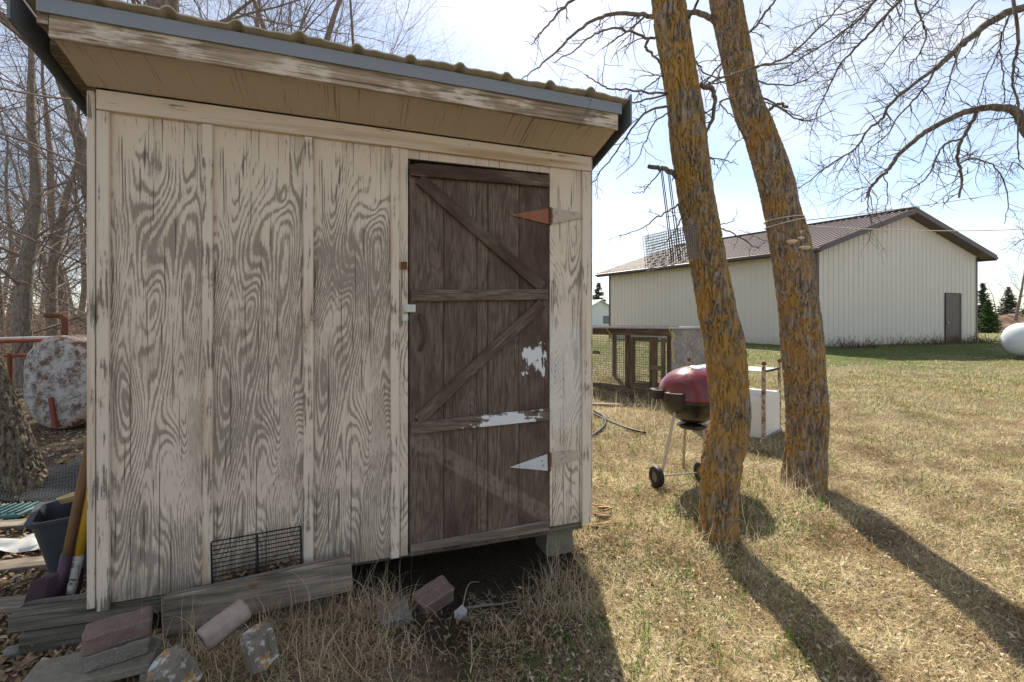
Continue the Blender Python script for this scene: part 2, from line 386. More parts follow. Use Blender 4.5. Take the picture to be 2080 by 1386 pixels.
# ------------------------------------------------------------------ ground
def axis_coords(lo, hi, flo, fhi, step):
    a = list(np.arange(flo, fhi + 1e-6, step)); s_ = step; x = fhi
    while x < hi: s_ *= 1.16; x += s_; a.append(min(x, hi))
    s_ = step; x = flo; left = []
    while x > lo: s_ *= 1.16; x -= s_; left.append(max(x, lo))
    return np.array(sorted(set(left)) + a)
def make_ground():
    xs = axis_coords(-900, 900, -5, 6, 0.07); ys = axis_coords(-60, 1500, 0.4, 7, 0.07)
    X, Y = np.meshgrid(xs, ys); Z = gz(X, Y)
    rg = np.random.default_rng(4); Z = Z + rg.normal(0, 0.006, Z.shape)*(np.abs(Y) < 9)*(np.abs(X) < 8)
    nx, ny = len(xs), len(ys)
    V = np.stack([X, Y, Z], -1).reshape(-1, 3)
    i = np.arange(nx*ny).reshape(ny, nx)
    Fq = np.stack([i[:-1,:-1], i[:-1,1:], i[1:,1:], i[1:,:-1]], -1).reshape(-1, 4)
    me = bpy.data.meshes.new('ground'); me.from_pydata(V.tolist(), [], Fq.tolist())
    me.polygons.foreach_set('use_smooth', [True]*len(me.polygons))
    s = NT('thatch_ground'); v = s.co(); x, y, z = s.xyz(v)
    fine = s.rng(s.math('ADD', s.math('MULTIPLY', s.noise(v, 60.0, 5, 0.8), 0.6), s.math('MULTIPLY', s.noise(v, 190.0, 3, 0.7), 0.45)), 0.40, 0.66); mid = s.noise(v, 3.2, 5, 0.65); big = s.noise(v, 0.35, 4, 0.6)
    straw = s.mix(fine, (0.15, 0.115, 0.07), (0.46, 0.375, 0.235))
    green = s.mix(fine, (0.055, 0.085, 0.02), (0.16, 0.20, 0.06))
    dist = s.rng(y, 6.0, 15.0)
    gm = s.math('ADD', s.math('MULTIPLY', mid, 0.6), s.math('MULTIPLY', big, 0.5))
    gm = s.rng(s.math('ADD', gm, s.math('MULTIPLY', dist, 0.16)), 0.56, 0.74, 0, 0.8)
    lawn = s.mix(gm, straw, green)
    # shaded strip at the foot of the barn stays green
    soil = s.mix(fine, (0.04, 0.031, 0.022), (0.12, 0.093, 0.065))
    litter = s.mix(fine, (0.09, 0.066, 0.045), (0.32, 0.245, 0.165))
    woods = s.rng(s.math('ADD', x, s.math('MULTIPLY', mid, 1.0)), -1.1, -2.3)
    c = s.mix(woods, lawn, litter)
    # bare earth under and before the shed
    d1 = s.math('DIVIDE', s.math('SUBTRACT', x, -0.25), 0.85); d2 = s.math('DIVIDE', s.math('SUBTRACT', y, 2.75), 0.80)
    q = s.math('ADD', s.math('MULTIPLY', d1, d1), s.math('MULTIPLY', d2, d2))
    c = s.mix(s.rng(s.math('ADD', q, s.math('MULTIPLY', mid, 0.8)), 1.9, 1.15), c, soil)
    moss = s.math('MULTIPLY', s.rng(s.math('ADD', s.math('ABSOLUTE', s.math('SUBTRACT', x, -0.05)), s.math('MULTIPLY', mid, 0.5)), 0.62, 0.35), s.rng(y, 2.35, 2.1))
    c = s.mix(s.math('MULTIPLY', moss, 0.6), c, s.mix(fine, (0.04, 0.04, 0.012), (0.11, 0.10, 0.03)))
    s.bump(s.math('ADD', fine, s.math('MULTIPLY', mid, 1.5)), 0.8, 0.02)
    s.fin(c, 0.95, spec=0.1)
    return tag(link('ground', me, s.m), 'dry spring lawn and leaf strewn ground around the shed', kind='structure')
make_ground()

# ------------------------------------------------------------------ the shed
ANG = math.atan2(0.330, 0.944)
SX, SY = -1.804, 1.973
UX, UY = math.cos(ANG), math.sin(ANG)
WL = 2.41; WH = 2.2; DEPTH = 2.3
def W(px, py, off=0.0):
    """photo point -> (s, z) on the plane of the shed front, off metres before it"""
    ox, oy = SX + UY*off, SY - UX*off
    r = (px - HX) / F
    s = (r*oy - ox) / (UX - r*UY)
    return s, EYE + (HY - py) / F * (oy + UY*s)
shed = tag(empty('shed', (SX, SY, 0), ANG), 'small weathered plywood shed with peeling beige paint and a brown plank door', 'shed')
xs_ = [W(p, 700)[0] for p in (200, 226, 413, 434, 617, 637, 793, 811, 829, 1115, 1180, 1201)]
TOPZ = WH - 0.055
rr = random.Random(3)
# front wall panels
for a, b in ((1, 2), (3, 4), (5, 6)):
    x0, x1 = xs_[a] - 0.02, xs_[b] + 0.02
    mk('wall_panel', MB().box(0, x1 - x0, 0, 0.014, 0.0, TOPZ + 0.01), M['ply'], shed, (x0, 0, 0))
mk('wall_panel', MB().box(0, xs_[8]-xs_[7]+0.01, 0, 0.014, 0.0, TOPZ+0.01), M['ply_side'], shed, (xs_[7]-0.012, -0.006, 0))
M['ply_wash'] = plywood_mat('peeling_plywood_overpainted', -0.12, False, wash=(0.03, 0.17, 0.60, 1.18))
mk('wall_panel', MB().box(0, xs_[10]-xs_[9]+0.01, 0, 0.02, 0.03, TOPZ+0.01), M['ply_wash'], shed, (xs_[9]+0.004, -0.004, 0))
hx0, hx1 = xs_[8], xs_[9]
dtl = W(830, 322)[1]; dtr = W(1115, 352)[1]
mk('header_panel', MB().prism([(hx0-0.01,0,TOPZ+0.01),(hx0-0.01,0,dtl),(hx1+0.01,0,dtr),(hx1+0.01,0,TOPZ+0.01)], (0,0,0), (0,0.016,0)), M['ply_side'], shed)
# battens and trims
def upright(name, x0, x1, y0, y1, z0, z1, mat=None):
    return mk(name, MB().box(-(x1-x0)/2, (x1-x0)/2, y0, y1, z0, z1), mat or M['trim_z'], shed, ((x0+x1)/2, 0, 0), bevel=0.003)
upright('corner_trim', xs_[0], xs_[1], -0.022, 0.0, -0.02, TOPZ-0.003)
upright('corner_trim', -0.022, xs_[0]-0.003, -0.026, 0.07, 0.0, WH+0.02)
upright('batten', xs_[2], xs_[3], -0.020, 0.0, 0.02, TOPZ-0.003)
upright('batten', xs_[4], xs_[5], -0.020, 0.0, 0.015, TOPZ-0.003)
upright('batten', xs_[6], xs_[7]-0.002, -0.021, 0.0, 0.0, TOPZ-0.003)
upright('corner_trim', xs_[10], xs_[11]-0.012, -0.022, 0.0, 0.02, TOPZ-0.003)
upright('corner_trim', xs_[11]-0.010, WL+0.012, -0.018, 0.07, 0.05, WH+0.02)
mk('top_trim', MB().box(xs_[0]+0.001, xs_[11]-0.011, -0.025, 0.0, TOPZ, WH+0.03), M['trim_x'], shed, bevel=0.003)
for x0 in (xs_[8]-0.03, xs_[9]-0.012): mk('door_jamb', MB().box(x0, x0+0.042, 0.022, 0.07, 0.022, TOPZ), M['old_x'], shed)
# other walls, floor
TP = math.tan(R(15.3))
def side_wall(x0, x1):
    zb = WH + 0.03 - TP*DEPTH
    return mk('side_wall', MB().prism([(x0,0.07,-0.0),(x0,DEPTH,0.0),(x0,DEPTH,zb),(x0,0.07,WH+0.03-TP*0.07)], (0,0,0), (x1-x0,0,0)), M['ply_side'], shed)
side_wall(0.0, 0.015); side_wall(WL-0.015, WL)
mk('back_wall', MB().box(0.015, WL-0.015, DEPTH-0.015, DEPTH-0.001, 0, WH-TP*DEPTH), M['ply_side'], shed)
mk('floor_deck', MB().box(0.03, WL-0.03, 0.035, DEPTH-0.03, -0.03, -0.004), M['old_x'], shed)
mk('floor_joist', MB().box(0.05, WL-0.05, 0.55, 0.60, -0.13, -0.032), M['old_x'], shed)
# soffit, fascia, drip edge, roof
OV = 0.265
def sl(y): return WH + 0.03 - TP*y        # underside of the roof at local y
mk('soffit', MB().prism([(-0.02,-0.026,sl(-0.026)),(WL+0.02,-0.026,sl(-0.026)),(WL+0.02,-OV,sl(-OV)),(-0.02,-OV,sl(-OV))], (0,0,0), (0,0,0.012)), M['soffit'], shed)
fb = sl(-OV)
mk('fascia', MB().box(-0.02, WL+0.02, -OV-0.022, -OV-0.001, fb-0.012, fb+0.085), M['fascia'], shed, bevel=0.002)
mk('fascia_end', MB().box(-0.055, -0.022, -OV-0.020, -OV+0.14, fb+0.035, fb+0.09), M['fascia'], shed)
mk('drip_edge', MB().box(-0.05, WL+0.035, -OV-0.034, -OV-0.024, fb+0.072, fb+0.130), M['drip'], shed)
zr0 = fb + 0.128
def roof_z(y): return zr0 - TP*(y + OV)
def roof_panel(x0, x1, ribs):
    mb = MB(); n = max(2, int((x1-x0)/0.0115)); jj = random.Random(int(x0*100)+7)
    def hgt(x):
        h = 0.0
        for r in ribs:
            d = abs(x - r); h = max(h, 0.021*max(0, 1-(d/0.026)**2)**0.7 if d < 0.026 else 0)
        ph = (x - ribs[0])/0.235*3
        h = max(h, 0.0035*(0.5+0.5*math.cos(2*math.pi*ph)))
        return h
    y0, y1 = -OV-0.055, DEPTH+0.08
    ysr = [y0, y0+0.2, (y0+y1)/2, y1]
    base = []
    for side in (0.0, -0.006):
        for y in ysr:
            for i in range(n+1):
                x = x0 + (x1-x0)*i/n
                wv = 0.004*math.sin(x*9.1)+0.003*math.sin(x*23) if y == y0 else 0
                base.append((x, y, roof_z(y) + 0.008 + hgt(x) + wv + side))
    m = n+1; q = len(ysr)*m; fs = []
    for j in range(len(ysr)-1):
        for i in range(n):
            a = j*m+i; fs.append((a, a+1, a+1+m, a+m)); a += q; fs.append((a+m, a+m+1, a+1, a))
    for i in range(n): fs.append((i+q, i+1+q, i+1, i))
    mb.add(base, fs)
    return mk('roof_panel', mb, M['roof_tan'], shed)
ribx = [0.13 + 0.235*k for k in range(10)]
roof_panel(-0.105, 0.72, ribx[:3]); roof_panel(0.7205, 1.425, ribx[3:6]); roof_panel(1.4255, WL+0.07, ribx[6:])
# metal rake trims, left and right
for x0, x1 in ((-0.118, -0.108), (WL+0.073, WL+0.083)):
    mk('rake_trim', MB().prism([(x0,-OV-0.06,zr0-0.115),(x0,DEPTH+0.09,roof_z(DEPTH+0.09)-0.10),(x0,DEPTH+0.09,roof_z(DEPTH+0.09)+0.035),(x0,-OV-0.06,zr0+0.048)], (0,0,0), (x1-x0,0,0)), M['rake'], shed)
for x0, x1 in ((-0.10, -0.024), (WL+0.024, WL+0.07)):
    mk('rake_board', MB().prism([(x0,-OV+0.15,roof_z(-OV+0.15)-0.075),(x0,DEPTH+0.05,roof_z(DEPTH+0.05)-0.075),(x0,DEPTH+0.05,roof_z(DEPTH+0.05)-0.006),(x0,-OV+0.15,roof_z(-OV+0.15)-0.006)], (0,0,0), (x1-x0,0,0)), M['fascia'], shed)
# door
door = empty('door'); door.parent = shed; door.location = (0, 0, 0)
door['label'] = 'dark brown plank door with Z bracing and flaking paint'
gh = W(1005, 985)
ghost = gh[1] + 0.665*gh[0]
wp = W(1082, 728)
M['door_z'] = door_mat('door_plank_wood', 'Z', ghost=ghost)
M['door_patch'] = door_mat('door_plank_patched', 'Z', [(wp[0], wp[1], 0.055, 0.075)], ghost=ghost)
lw0, lw1 = W(966, 855), W(1092, 845)
M['door_x'] = door_mat('door_rail_wood', 'X')
M['door_xw'] = door_mat('door_rail_painted', 'X', [((lw0[0]+lw1[0])/2, W(1030, 851)[1], (lw1[0]-lw0[0])/2*0.9, 0.04)])
pl = [W(p, 700)[0] for p in (831, 901, 968, 990.5, 1053, 1114)]
paint_left = (0.44, 0.47, 0.40, 0.42, 0.56)
for i in range(5):
    x0, x1 = pl[i]+0.0015, pl[i+1]-0.0015
    zt = W((831+1114)/2, 342)[1] if i else W(850, 338)[1]
    zt = lerp(W(833, 337)[1], W(1114, 360)[1], (i+0.5)/5)
    zb = lerp(W(833, 1128)[1], W(1114, 1082)[1], (i+0.5)/5) + rr.uniform(-.004, .004)
    o = mk('plank', MB().box(x0, x1, -0.006 - rr.uniform(0, 0.004), 0.018, zb, zt), M['door_patch'] if i == 4 else M['door_z'], door, bevel=0.002)
    o.color = (paint_left[i], 0, 0, 1)
def rail(poly, y0, y1, mat, name='rail', c=0.5):
    pts = [W(p[0], p[1], 0.02) for p in poly]
    o = mk(name, MB().prism([(s_, y0, z_) for s_, z_ in pts], (0,0,0), (0, y1-y0, 0)), mat, door, bevel=0.003)
    o.color = (c, 0, 0, 1); return o
rail([(833,336),(852,333),(1115,357),(1115,381),(834,358)], -0.034, -0.011, M['door_x'], c=0.62)
rail([(835,589),(1112,588),(1112,609),(835,613)], -0.034, -0.0112, M['door_x'], c=0.3)
rail([(834,858),(1114,829),(1115,853),(834,882)], -0.034, -0.0112, M['door_xw'], c=0.3)
rail([(834,1108),(1114,1057),(1115,1077),(834,1121)], -0.032, -0.0112, M['grey_x'], c=0.3)
def brace(p0, p1, wdt, mat):
    a = W(p0[0], p0[1], 0.02); b = W(p1[0], p1[1], 0.02)
    L = math.hypot(b[0]-a[0], b[1]-a[1]); an = math.atan2(b[1]-a[1], b[0]-a[0])
    o = mk('brace', MB().box(0, L, -0.031, -0.0115, -wdt/2, wdt/2), mat, door, (a[0], 0, a[1]), bevel=0.003, rot=(0, -an, 0))
    o.color = (0.58, 0, 0, 1)
brace((852, 364), (1101, 584), 0.066, M['door_x'])
brace((848, 854), (1101, 616), 0.062, M['door_x'])
M['hinge_rust'] = rusty('hinge_rust', (0.31, 0.12, 0.065), 0.2, (0.22, 0.07, 0.03), 30.0)
M['hinge_white'] = rusty('hinge_white_paint', (0.60, 0.61, 0.62), 0.02, (0.16, 0.10, 0.08), 24.0)
M['hinge_beige'] = rusty('hinge_beige', (0.52, 0.44, 0.36), 0.1, (0.30, 0.13, 0.06), 40.0)
def hinge(dp, fp, dm):
    h = empty('hinge'); h.parent = door
    a = [W(x, y, 0.01) for x, y in dp]; b = [W(x, y, 0.01) for x, y in fp]
    mk('door_leaf', MB().prism([(s_, -0.0165, z_) for s_, z_ in a], (0,0,0), (0, 0.004, 0)), dm, h)
    mk('frame_leaf', MB().prism([(s_, -0.0165, z_) for s_, z_ in b], (0,0,0), (0, 0.004, 0)), M['hinge_beige'], h)
    x = (a[1][0] + b[0][0])/2
    mk('pin', MB().tube([(x, -0.018, min(a[1][1], a[2][1])-0.004), (x, -0.018, max(a[1][1], a[2][1])+0.006)], 0.0075, 8), M['rust'], h)
    for (sx, sz) in ((0.75, 0.0), (0.15, 0.25), (0.12, -0.25)):
        c = lerp(Vector((a[1][0], 0, (a[1][1]+a[2][1])/2)), Vector((a[0][0], 0, a[0][1])), sx if sx > 0.5 else sx)
        mk('screw', MB().lathe([(0.0, 0.003), (0.004, 0.002), (0.005, 0.0)], 8), M['wire'], h, (c.x, -0.0167, c.z + sz*0.05), rot=(R(90), 0, 0))
hinge([(1034,437),(1113,424),(1114,456)], [(1121,423),(1180,433),(1180,443),(1122,455)], M['hinge_rust'])
hinge([(1035,949),(1111,922),(1112,956)], [(1119,918),(1178,916),(1178,929),(1121,949)], M['hinge_white'])
# door handle, hasp with padlock, old strike plate
hp = [W(x, y) for x, y in ((853,640),(856,655),(860,672),(858,692),(852,712))]
mk('handle', MB().tube(catmull([(hp[0][0],-0.012,hp[0][1]),(hp[1][0],-0.035,hp[1][1]),(hp[2][0],-0.048,hp[2][1]),(hp[3][0],-0.035,hp[3][1]),(hp[4][0],-0.012,hp[4][1])], 4), 0.0095, 8), simple('old_brown_handle', (0.085, 0.05, 0.038), 0.7), door, smooth=True)
M['hasp'] = simple('hasp_paint', (0.55, 0.56, 0.50), 0.5, 0.1, 0.25, 40.0)
hs = empty('hasp'); hs.parent = shed
a = W(817, 619); b = W(843, 635)
mk('strap', MB().box(a[0]+0.012, b[0], -0.030, -0.025, b[1], a[1]), M['hasp'], hs, bevel=0.002)
mk('staple', MB().tube(catmull([(a[0]+0.008,-0.02,a[1]-0.008),(a[0]+0.006,-0.05,a[1]-0.012),(a[0]+0.010,-0.05,b[1]+0.004),(a[0]+0.010,-0.02,b[1]-0.002)], 4), 0.005, 6), M['hasp'], hs)
pk = mk('padlock', MB().box(a[0]-0.004, a[0]+0.026, -0.052, -0.034, b[1]-0.050, b[1]-0.010), M['hasp'], hs, bevel=0.005)
a = W(813, 533); b = W(826, 549)
mk('strike_plate', MB().box(a[0], b[0], -0.027, -0.022, b[1], a[1]), M['rust'], shed)
# sill under the door
sl0, sl1 = W(826, 1128), W(1118, 1083)
mk('door_sill', MB().box(sl0[0], xs_[10], 0.022, 0.06, -0.028, 0.020), M['old_x'], shed, bevel=0.003)

# ------------------------------------------------------------------ things around the foot of the shed
def wloc(s, y, z=0.0):
    """shed-local (s, y) -> world point"""
    return Vector((SX + UX*s - UY*y, SY + UY*s + UX*y, z))
def slab(name, mat, label, cat, c, size, rz=0.0, rx=0.0, ry=0.0, bevel=0.006, rough=0.0, seed=0, group=None):
    """a worn block: bevelled box with a slightly uneven surface"""
    mb = MB(); hx, hy, hz = size[0]/2, size[1]/2, size[2]/2
    nx = max(2, min(14, int(size[0]/0.05))); ny = 2; nz = 2
    mb.box(-hx, hx, -hy, hy, -hz, hz)
    o = mk(name, mb, mat, None, c, bevel=bevel, rot=(rx, ry, rz))
    if rough:
        import bmesh
        bm = bmesh.new(); bm.from_mesh(o.data); bmesh.ops.subdivide_edges(bm, edges=bm.edges[:], cuts=6, use_grid_fill=True)
        for v in bm.verts:
            q = v.co*22 + Vector((seed*3.1, seed, 0)); v.co += Vector((mnoise.noise(q), mnoise.noise(q+Vector((9,0,0))), mnoise.noise(q+Vector((0,7,0)))))*rough
        bm.to_mesh(o.data); bm.free()
    tag(o, label, cat, group); return o
def concrete(name, colr, lich=None):
    s = NT(name); v = s.co(); n = s.noise(v, 30, 6, 0.7); b = s.noise(v, 6, 4)
    c = s.mix(n, tuple(x*0.6 for x in colr), tuple(x*1.25 for x in colr)); c = s.mix(s.rng(b, 0.4, 0.7, 0, 0.5), c, tuple(x*0.55 for x in colr))
    if lich: c = s.mix(s.rng(s.noise(v, 19, 5, 0.7), 0.58, 0.63), c, lich)
    c = s.mix(s.rng(s.noise(v, 120, 3, 0.6), 0.60, 0.68, 0, 0.5), c, tuple(min(1, x*1.7) for x in colr)); s.bump(s.math('ADD', n, s.math('MULTIPLY', b, 1.5)), 0.9, 0.014); return s.fin(c, 0.95)
M['paver'] = concrete('red_paver', (0.225, 0.155, 0.13), (0.19, 0.165, 0.14)); M['block'] = concrete('grey_block', (0.255, 0.225, 0.175))
M['stone'] = concrete('grey_stone', (0.25, 0.225, 0.19)); M['pale_stone'] = concrete('pale_stone', (0.50, 0.49, 0.46))
def flaked_log():
    s = NT('white_painted_log'); v = s.co(); n = s.noise(v, 17, 7, 0.75)
    c = s.mix(s.noise(s.map(v, (0.1, 1, 1)), 60, 4), (0.10, 0.085, 0.065), (0.26, 0.22, 0.17))
    c = s.mix(s.rng(n, 0.50, 0.60), c, (0.47, 0.47, 0.46)); c = s.mix(s.rng(s.noise(v, 13, 5, 0.7), 0.57, 0.62), c, (0.42, 0.20, 0.03))
    s.bump(n, 0.6, 0.008); return s.fin(c, 0.9)
M['log'] = flaked_log()
# leaning board, wire rack
def flat_on_wall(name, poly, off, th, mat, label, cat, bevel=0.004):
    pts = [W(x, y, off) for x, y in poly]
    c = wloc(pts[0][0], -off, pts[0][1])
    mb = MB().prism([(p[0]-pts[0][0], 0, p[1]-pts[0][1]) for p in pts], (0,0,0), (0, th, 0))
    return tag(mk(name, mb, mat, None, c, bevel=bevel, rot=(0, 0, ANG)), label, cat)
bd = flat_on_wall('loose_board', [(328,1217),(712,1131),(718,1200),(330,1296)], 0.115, 0.04, M['grey_x'], 'long grey weathered board with a knot lying on edge against the shed wall', 'board')
kc = W(515, 1188, 0.116)
mk('knot', MB().lathe([(0, 0.0015), (0.017, 0.001), (0.021, -0.004)], 14), M['rot'], bd, (kc[0]-W(328,1217,0.115)[0], 0.0, kc[1]-W(328,1217,0.115)[1]), rot=(R(90), 0, 0))
rack = empty('wire_rack', wloc(W(430,1190,0.055)[0], -0.055, W(430,1190,0.055)[1]), ANG)
tag(rack, 'black wire oven rack propped against the shed wall behind the board', 'rack')
r0 = W(430, 1190, 0.055)
def rk(px, py): q = W(px, py, 0.055); return Vector((q[0]-r0[0], 0.02*(q[1]-r0[1])/0.2, q[1]-r0[1]))
TLc, TRc, BLc, BRc = rk(427,1105), rk(610,1073), rk(432,1200), rk(613,1160)
for k in range(12):
    t = k/11; mk('wire_bar', MB().tube([lerp(TLc, BLc, t), lerp(TRc, BRc, t)], 0.0026 if 0 < k < 11 else 0.0035, 6), M['black'], rack)
for t in (0.0, 0.5, 1.0):
    mk('upright_bar', MB().tube([lerp(TLc, TRc, t)+Vector((0,-0.005,0)), lerp(BLc, BRc, t)+Vector((0,-0.005,0))], 0.0042, 6), M['black'], rack)
# bark and leaf scraps caught behind the rack
def scraps(name, n, fn, size, mat, label, seed, parent=None):
    rg = random.Random(seed); mb = MB()
    for _ in range(n):
        c = fn(rg); a = rg.uniform(0, 6.28); l = size*rg.uniform(0.5, 1.3); wd = l*rg.uniform(0.15, 0.42)
        d = Vector((math.cos(a), math.sin(a), rg.uniform(-0.5, 0.5)))*l/2; e = Vector((-math.sin(a), math.cos(a), rg.uniform(-0.9, 0.9)))*wd/2
        u = Vector((0, 0, l*rg.uniform(0.05, 0.3)))
        mb.add([c-d, c-d*0.3-e+u, c+d*0.4-e*0.8+u*0.8, c+d, c+d*0.4+e*0.8+u*0.8, c-d*0.3+e+u], [(0,1,5),(1,2,4,5),(2,3,4)])
    o = mk(name, mb, mat, parent); tag(o, label, kind='stuff'); return o
M['leaf'] = simple('dead_leaf', (0.22, 0.145, 0.085), 0.9, 0, 0.6, 45.0, 0.1)
M['leaf_pale'] = simple('pale_dead_leaf', (0.46, 0.36, 0.25), 0.9, 0, 0.5, 45.0, 0.1)
def behind_rack(rg):
    t = rg.random(); q = W(lerp(436, 606, t), lerp(1185, 1150, t) - abs(rg.gauss(0, 9)), 0.05); return wloc(q[0], -rg.uniform(0.02, 0.07), q[1])
scraps('bark_scraps', 130, behind_rack, 0.04, M['leaf'], 'brown bark scraps heaped behind the wire rack', 5)
# foundation timbers under the left corner
for (x0, x1, z0, z1, y0, lb) in ((-0.32, 0.32, -0.083, -0.006, 0.045, 'mossy old timber under the shed corner, upper of two'), (-0.27, 0.20, -0.170, -0.087, 0.015, 'mossy old timber under the shed corner, lower of two')):
    o = mk('foundation_timber', MB().box(0, x1-x0, 0, 0.12, z0, z1), M['old_x'], None, wloc(x0, y0), bevel=0.006, rot=(0, 0, ANG*0.75)); tag(o, lb, 'timber')
# cinder block with two cores (built around them), pavers on top
def cinder(name, c, rz, label, size=(0.39, 0.19, 0.19)):
    L, D, H = size; hx = L/2; wv = 0.032
    mb = MB(); xs2 = [-hx, -hx+wv, -wv/2, wv/2, hx-wv, hx]
    mb.box(-hx, hx, -D/2, D/2, H/2-wv, H/2); mb.box(-hx, hx, -D/2, D/2, -H/2, -H/2+wv)
    for a, b in ((0,1),(2,3),(4,5)): mb.box(xs2[a], xs2[b], -D/2, D/2, -H/2+wv+0.0002, H/2-wv-0.0002)
    o = mk(name, mb, M['block'], None, c, bevel=0.004, rot=(0, 0, rz)); return tag(o, label, 'block')
p = P(190, 1322, 1.70)
cinder('cinder_block', (p.x, 1.70, -0.045-0.095), ANG+0.08, 'grey concrete block with hollow cores carrying a red paver by the shed corner')
p = P(246, 1275, 1.74)
slab('paver', M['stone'], 'grey paver under the red paver by the shed corner', 'paver', (p.x+0.0, 1.735, -0.012), (0.185, 0.11, 0.062), ANG+0.28, bevel=0.006, rough=0.006, seed=2)
slab('paver', M['paver'], 'reddish concrete paver stacked on a grey one by the shed corner', 'paver', (p.x-0.005, 1.735, 0.054), (0.20, 0.115, 0.068), ANG+0.32, bevel=0.008, rough=0.006, seed=3)
p = P(880, 1176, 2.35)
slab('paver', M['paver'], 'tilted reddish paver lying under the gap beneath the door', 'paver', (p.x, 2.35, g(p.x, 2.35)+0.055), (0.19, 0.12, 0.085), 0.75, R(14), R(-8), bevel=0.008, rough=0.006, seed=5)
p = P(800, 1210, 2.2)
slab('flat_stone', M['stone'], 'flat grey stone half buried beside the dry grass by the door', 'stone', (p.x, 2.2, g(p.x, 2.2)+0.02), (0.15, 0.12, 0.05), 0.4, R(8), R(-6), bevel=0.01, rough=0.008, seed=8)
p = P(936, 1190, 2.28)
slab('pebble', M['pale_stone'], 'small white stone on the bare earth before the door', 'stone', (p.x, 2.28, g(p.x, 2.28)+0.02), (0.055, 0.05, 0.045), 0.7, bevel=0.014, rough=0.010, seed=9)
p = P(1138, 1100, 2.80)
slab('support_block', M['block'], 'grey block holding up the shed corner right of the door', 'block', (p.x-0.03, 2.90, -0.12), (0.18, 0.19, 0.17), ANG, rough=0.004, seed=4)
p = P(60, 1300, 1.95)
slab('flat_stone', M['stone'], 'narrow grey stone standing under the mossy timbers', 'stone', (p.x-0.02, 1.93, -0.19), (0.09, 0.05, 0.10), 0.6, R(15), bevel=0.008, rough=0.006, seed=12)
def log_chunk(c, L, r, rz, tilt, label, mat, hollow=False, seed=1):
    mb = MB(); n = 18; rg = random.Random(seed)
    fac = [1 + rg.uniform(-0.12, 0.12) for _ in range(n)]
    rings = [(-L/2, 0.85), (-L/2+0.01, 1.0), (-L/6, 1.02), (L/6, 0.98), (L/2-0.01, 1.0), (L/2, 0.85)]
    vs = [(x, math.cos(2*math.pi*k/n)*r*q*fac[k], math.sin(2*math.pi*k/n)*r*q*fac[k]) for x, q in rings for k in range(n)]
    fs = [(i*n+k, i*n+(k+1) % n, (i+1)*n+(k+1) % n, (i+1)*n+k) for i in range(len(rings)-1) for k in range(n)]
    if not hollow: fs += [tuple(range(n-1, -1, -1)), tuple(range((len(rings)-1)*n, len(rings)*n))]
    mb.add(vs, fs); o = mk('log_chunk', mb, mat, None, c, rot=(0, tilt, rz), smooth=hollow)
    if hollow: md = o.modifiers.new('wall', 'SOLIDIFY'); md.thickness = 0.010
    return tag(o, label, 'log')
M['birch'] = simple('pale_bark_tube', (0.33, 0.27, 0.22), 0.85, 0, 0.5, 22.0, 0.15, 0.6)
p = P(456, 1268, 1.80); log_chunk((p.x, 1.80, p.z), 0.17, 0.045, 0.98, R(-16), 'short hollow pale bark log leaning by the grey board', M['birch'], True, 3)
p = P(526, 1305, 1.74); log_chunk((p.x, 1.74, p.z-0.02), 0.13, 0.056, 0.35, R(78), 'white painted stump chunk with orange lichen below the board', M['log'], False, 5)
p = P(355, 1352, 1.58); log_chunk((p.x, 1.58, p.z-0.03), 0.14, 0.060, 0.9, R(66), 'white painted stump chunk with orange lichen next to the block', M['log'], False, 8)
def twig_on_ground(pts, r, mat, name, label, cat):
    q = [Vector((p.x, p.y, g(p.x, p.y)+r+h)) for p, h in pts]
    mb = MB().tube(catmull(q, 5), [lerp(r, r*0.5, i/(len(catmull(q, 5))-1)) for i in range(len(catmull(q, 5)))], 6)
    return tag(mk(name, mb, mat, None, smooth=True), label, cat)
def G(px, py, guess=2.2):
    """where the sight line meets the ground"""
    d = guess
    for _ in range(60):
        x = (px-HX)/F*d; z = g(x, d); nd = (EYE - z)*F/max(py-HY, 1); d = lerp(d, nd, 0.5)
    return Vector(((px-HX)/F*d, d, g((px-HX)/F*d, d)))
twig_on_ground([(G(945,1240),0.0),(G(985,1238),0.012),(G(1020,1232),0.005),(G(1058,1222),0.0)], 0.009, M['twig'], 'stick', 'knobbly dead stick lying on the bare earth before the door', 'stick')
twig_on_ground([(G(940,1232),0.0),(G(948,1208),0.03),(G(958,1195),0.03),(G(974,1184),0.0)], 0.0035, M['leaf_pale'], 'root', 'pale curved root sticking out of the bare earth', 'root')
twig_on_ground([(G(822,1260),0.0),(G(845,1240),0.01),(G(862,1226),0.0)], 0.008, M['twig'], 'stick', 'short dead stick beside the flat grey stone', 'stick')
# rotten boards by the right corner
for k, (px_, py_, L, rz, h) in enumerate(((1226,1066,0.20,0.25,0.012),(1230,1050,0.17,0.12,0.035),(1222,1040,0.14,0.36,0.055))):
    p = G(px_, py_+6, 2.9); mb = MB()
    rg = random.Random(k)
    for j in range(4):
        y = (j-1.5)*0.022; mb.obox((rg.uniform(-.04,.04), y+rg.uniform(-.006,.006), rg.uniform(-.006,.006)), (L/2*rg.uniform(.5,1),rg.uniform(-.015,.015),rg.uniform(-.01,.01)), (0,rg.uniform(.005,.011),0), (0,0,rg.uniform(.004,.009)))
    tag(mk('rotten_board', mb, M['rot'], None, (p.x, p.y, p.z+h), rot=(0, R(4), rz)), ['rotten orange board on the grass at the shed corner, lowest of three', 'rotten orange board at the shed corner, middle of three', 'rotten orange board at the shed corner, topmost of three'][k], 'board')

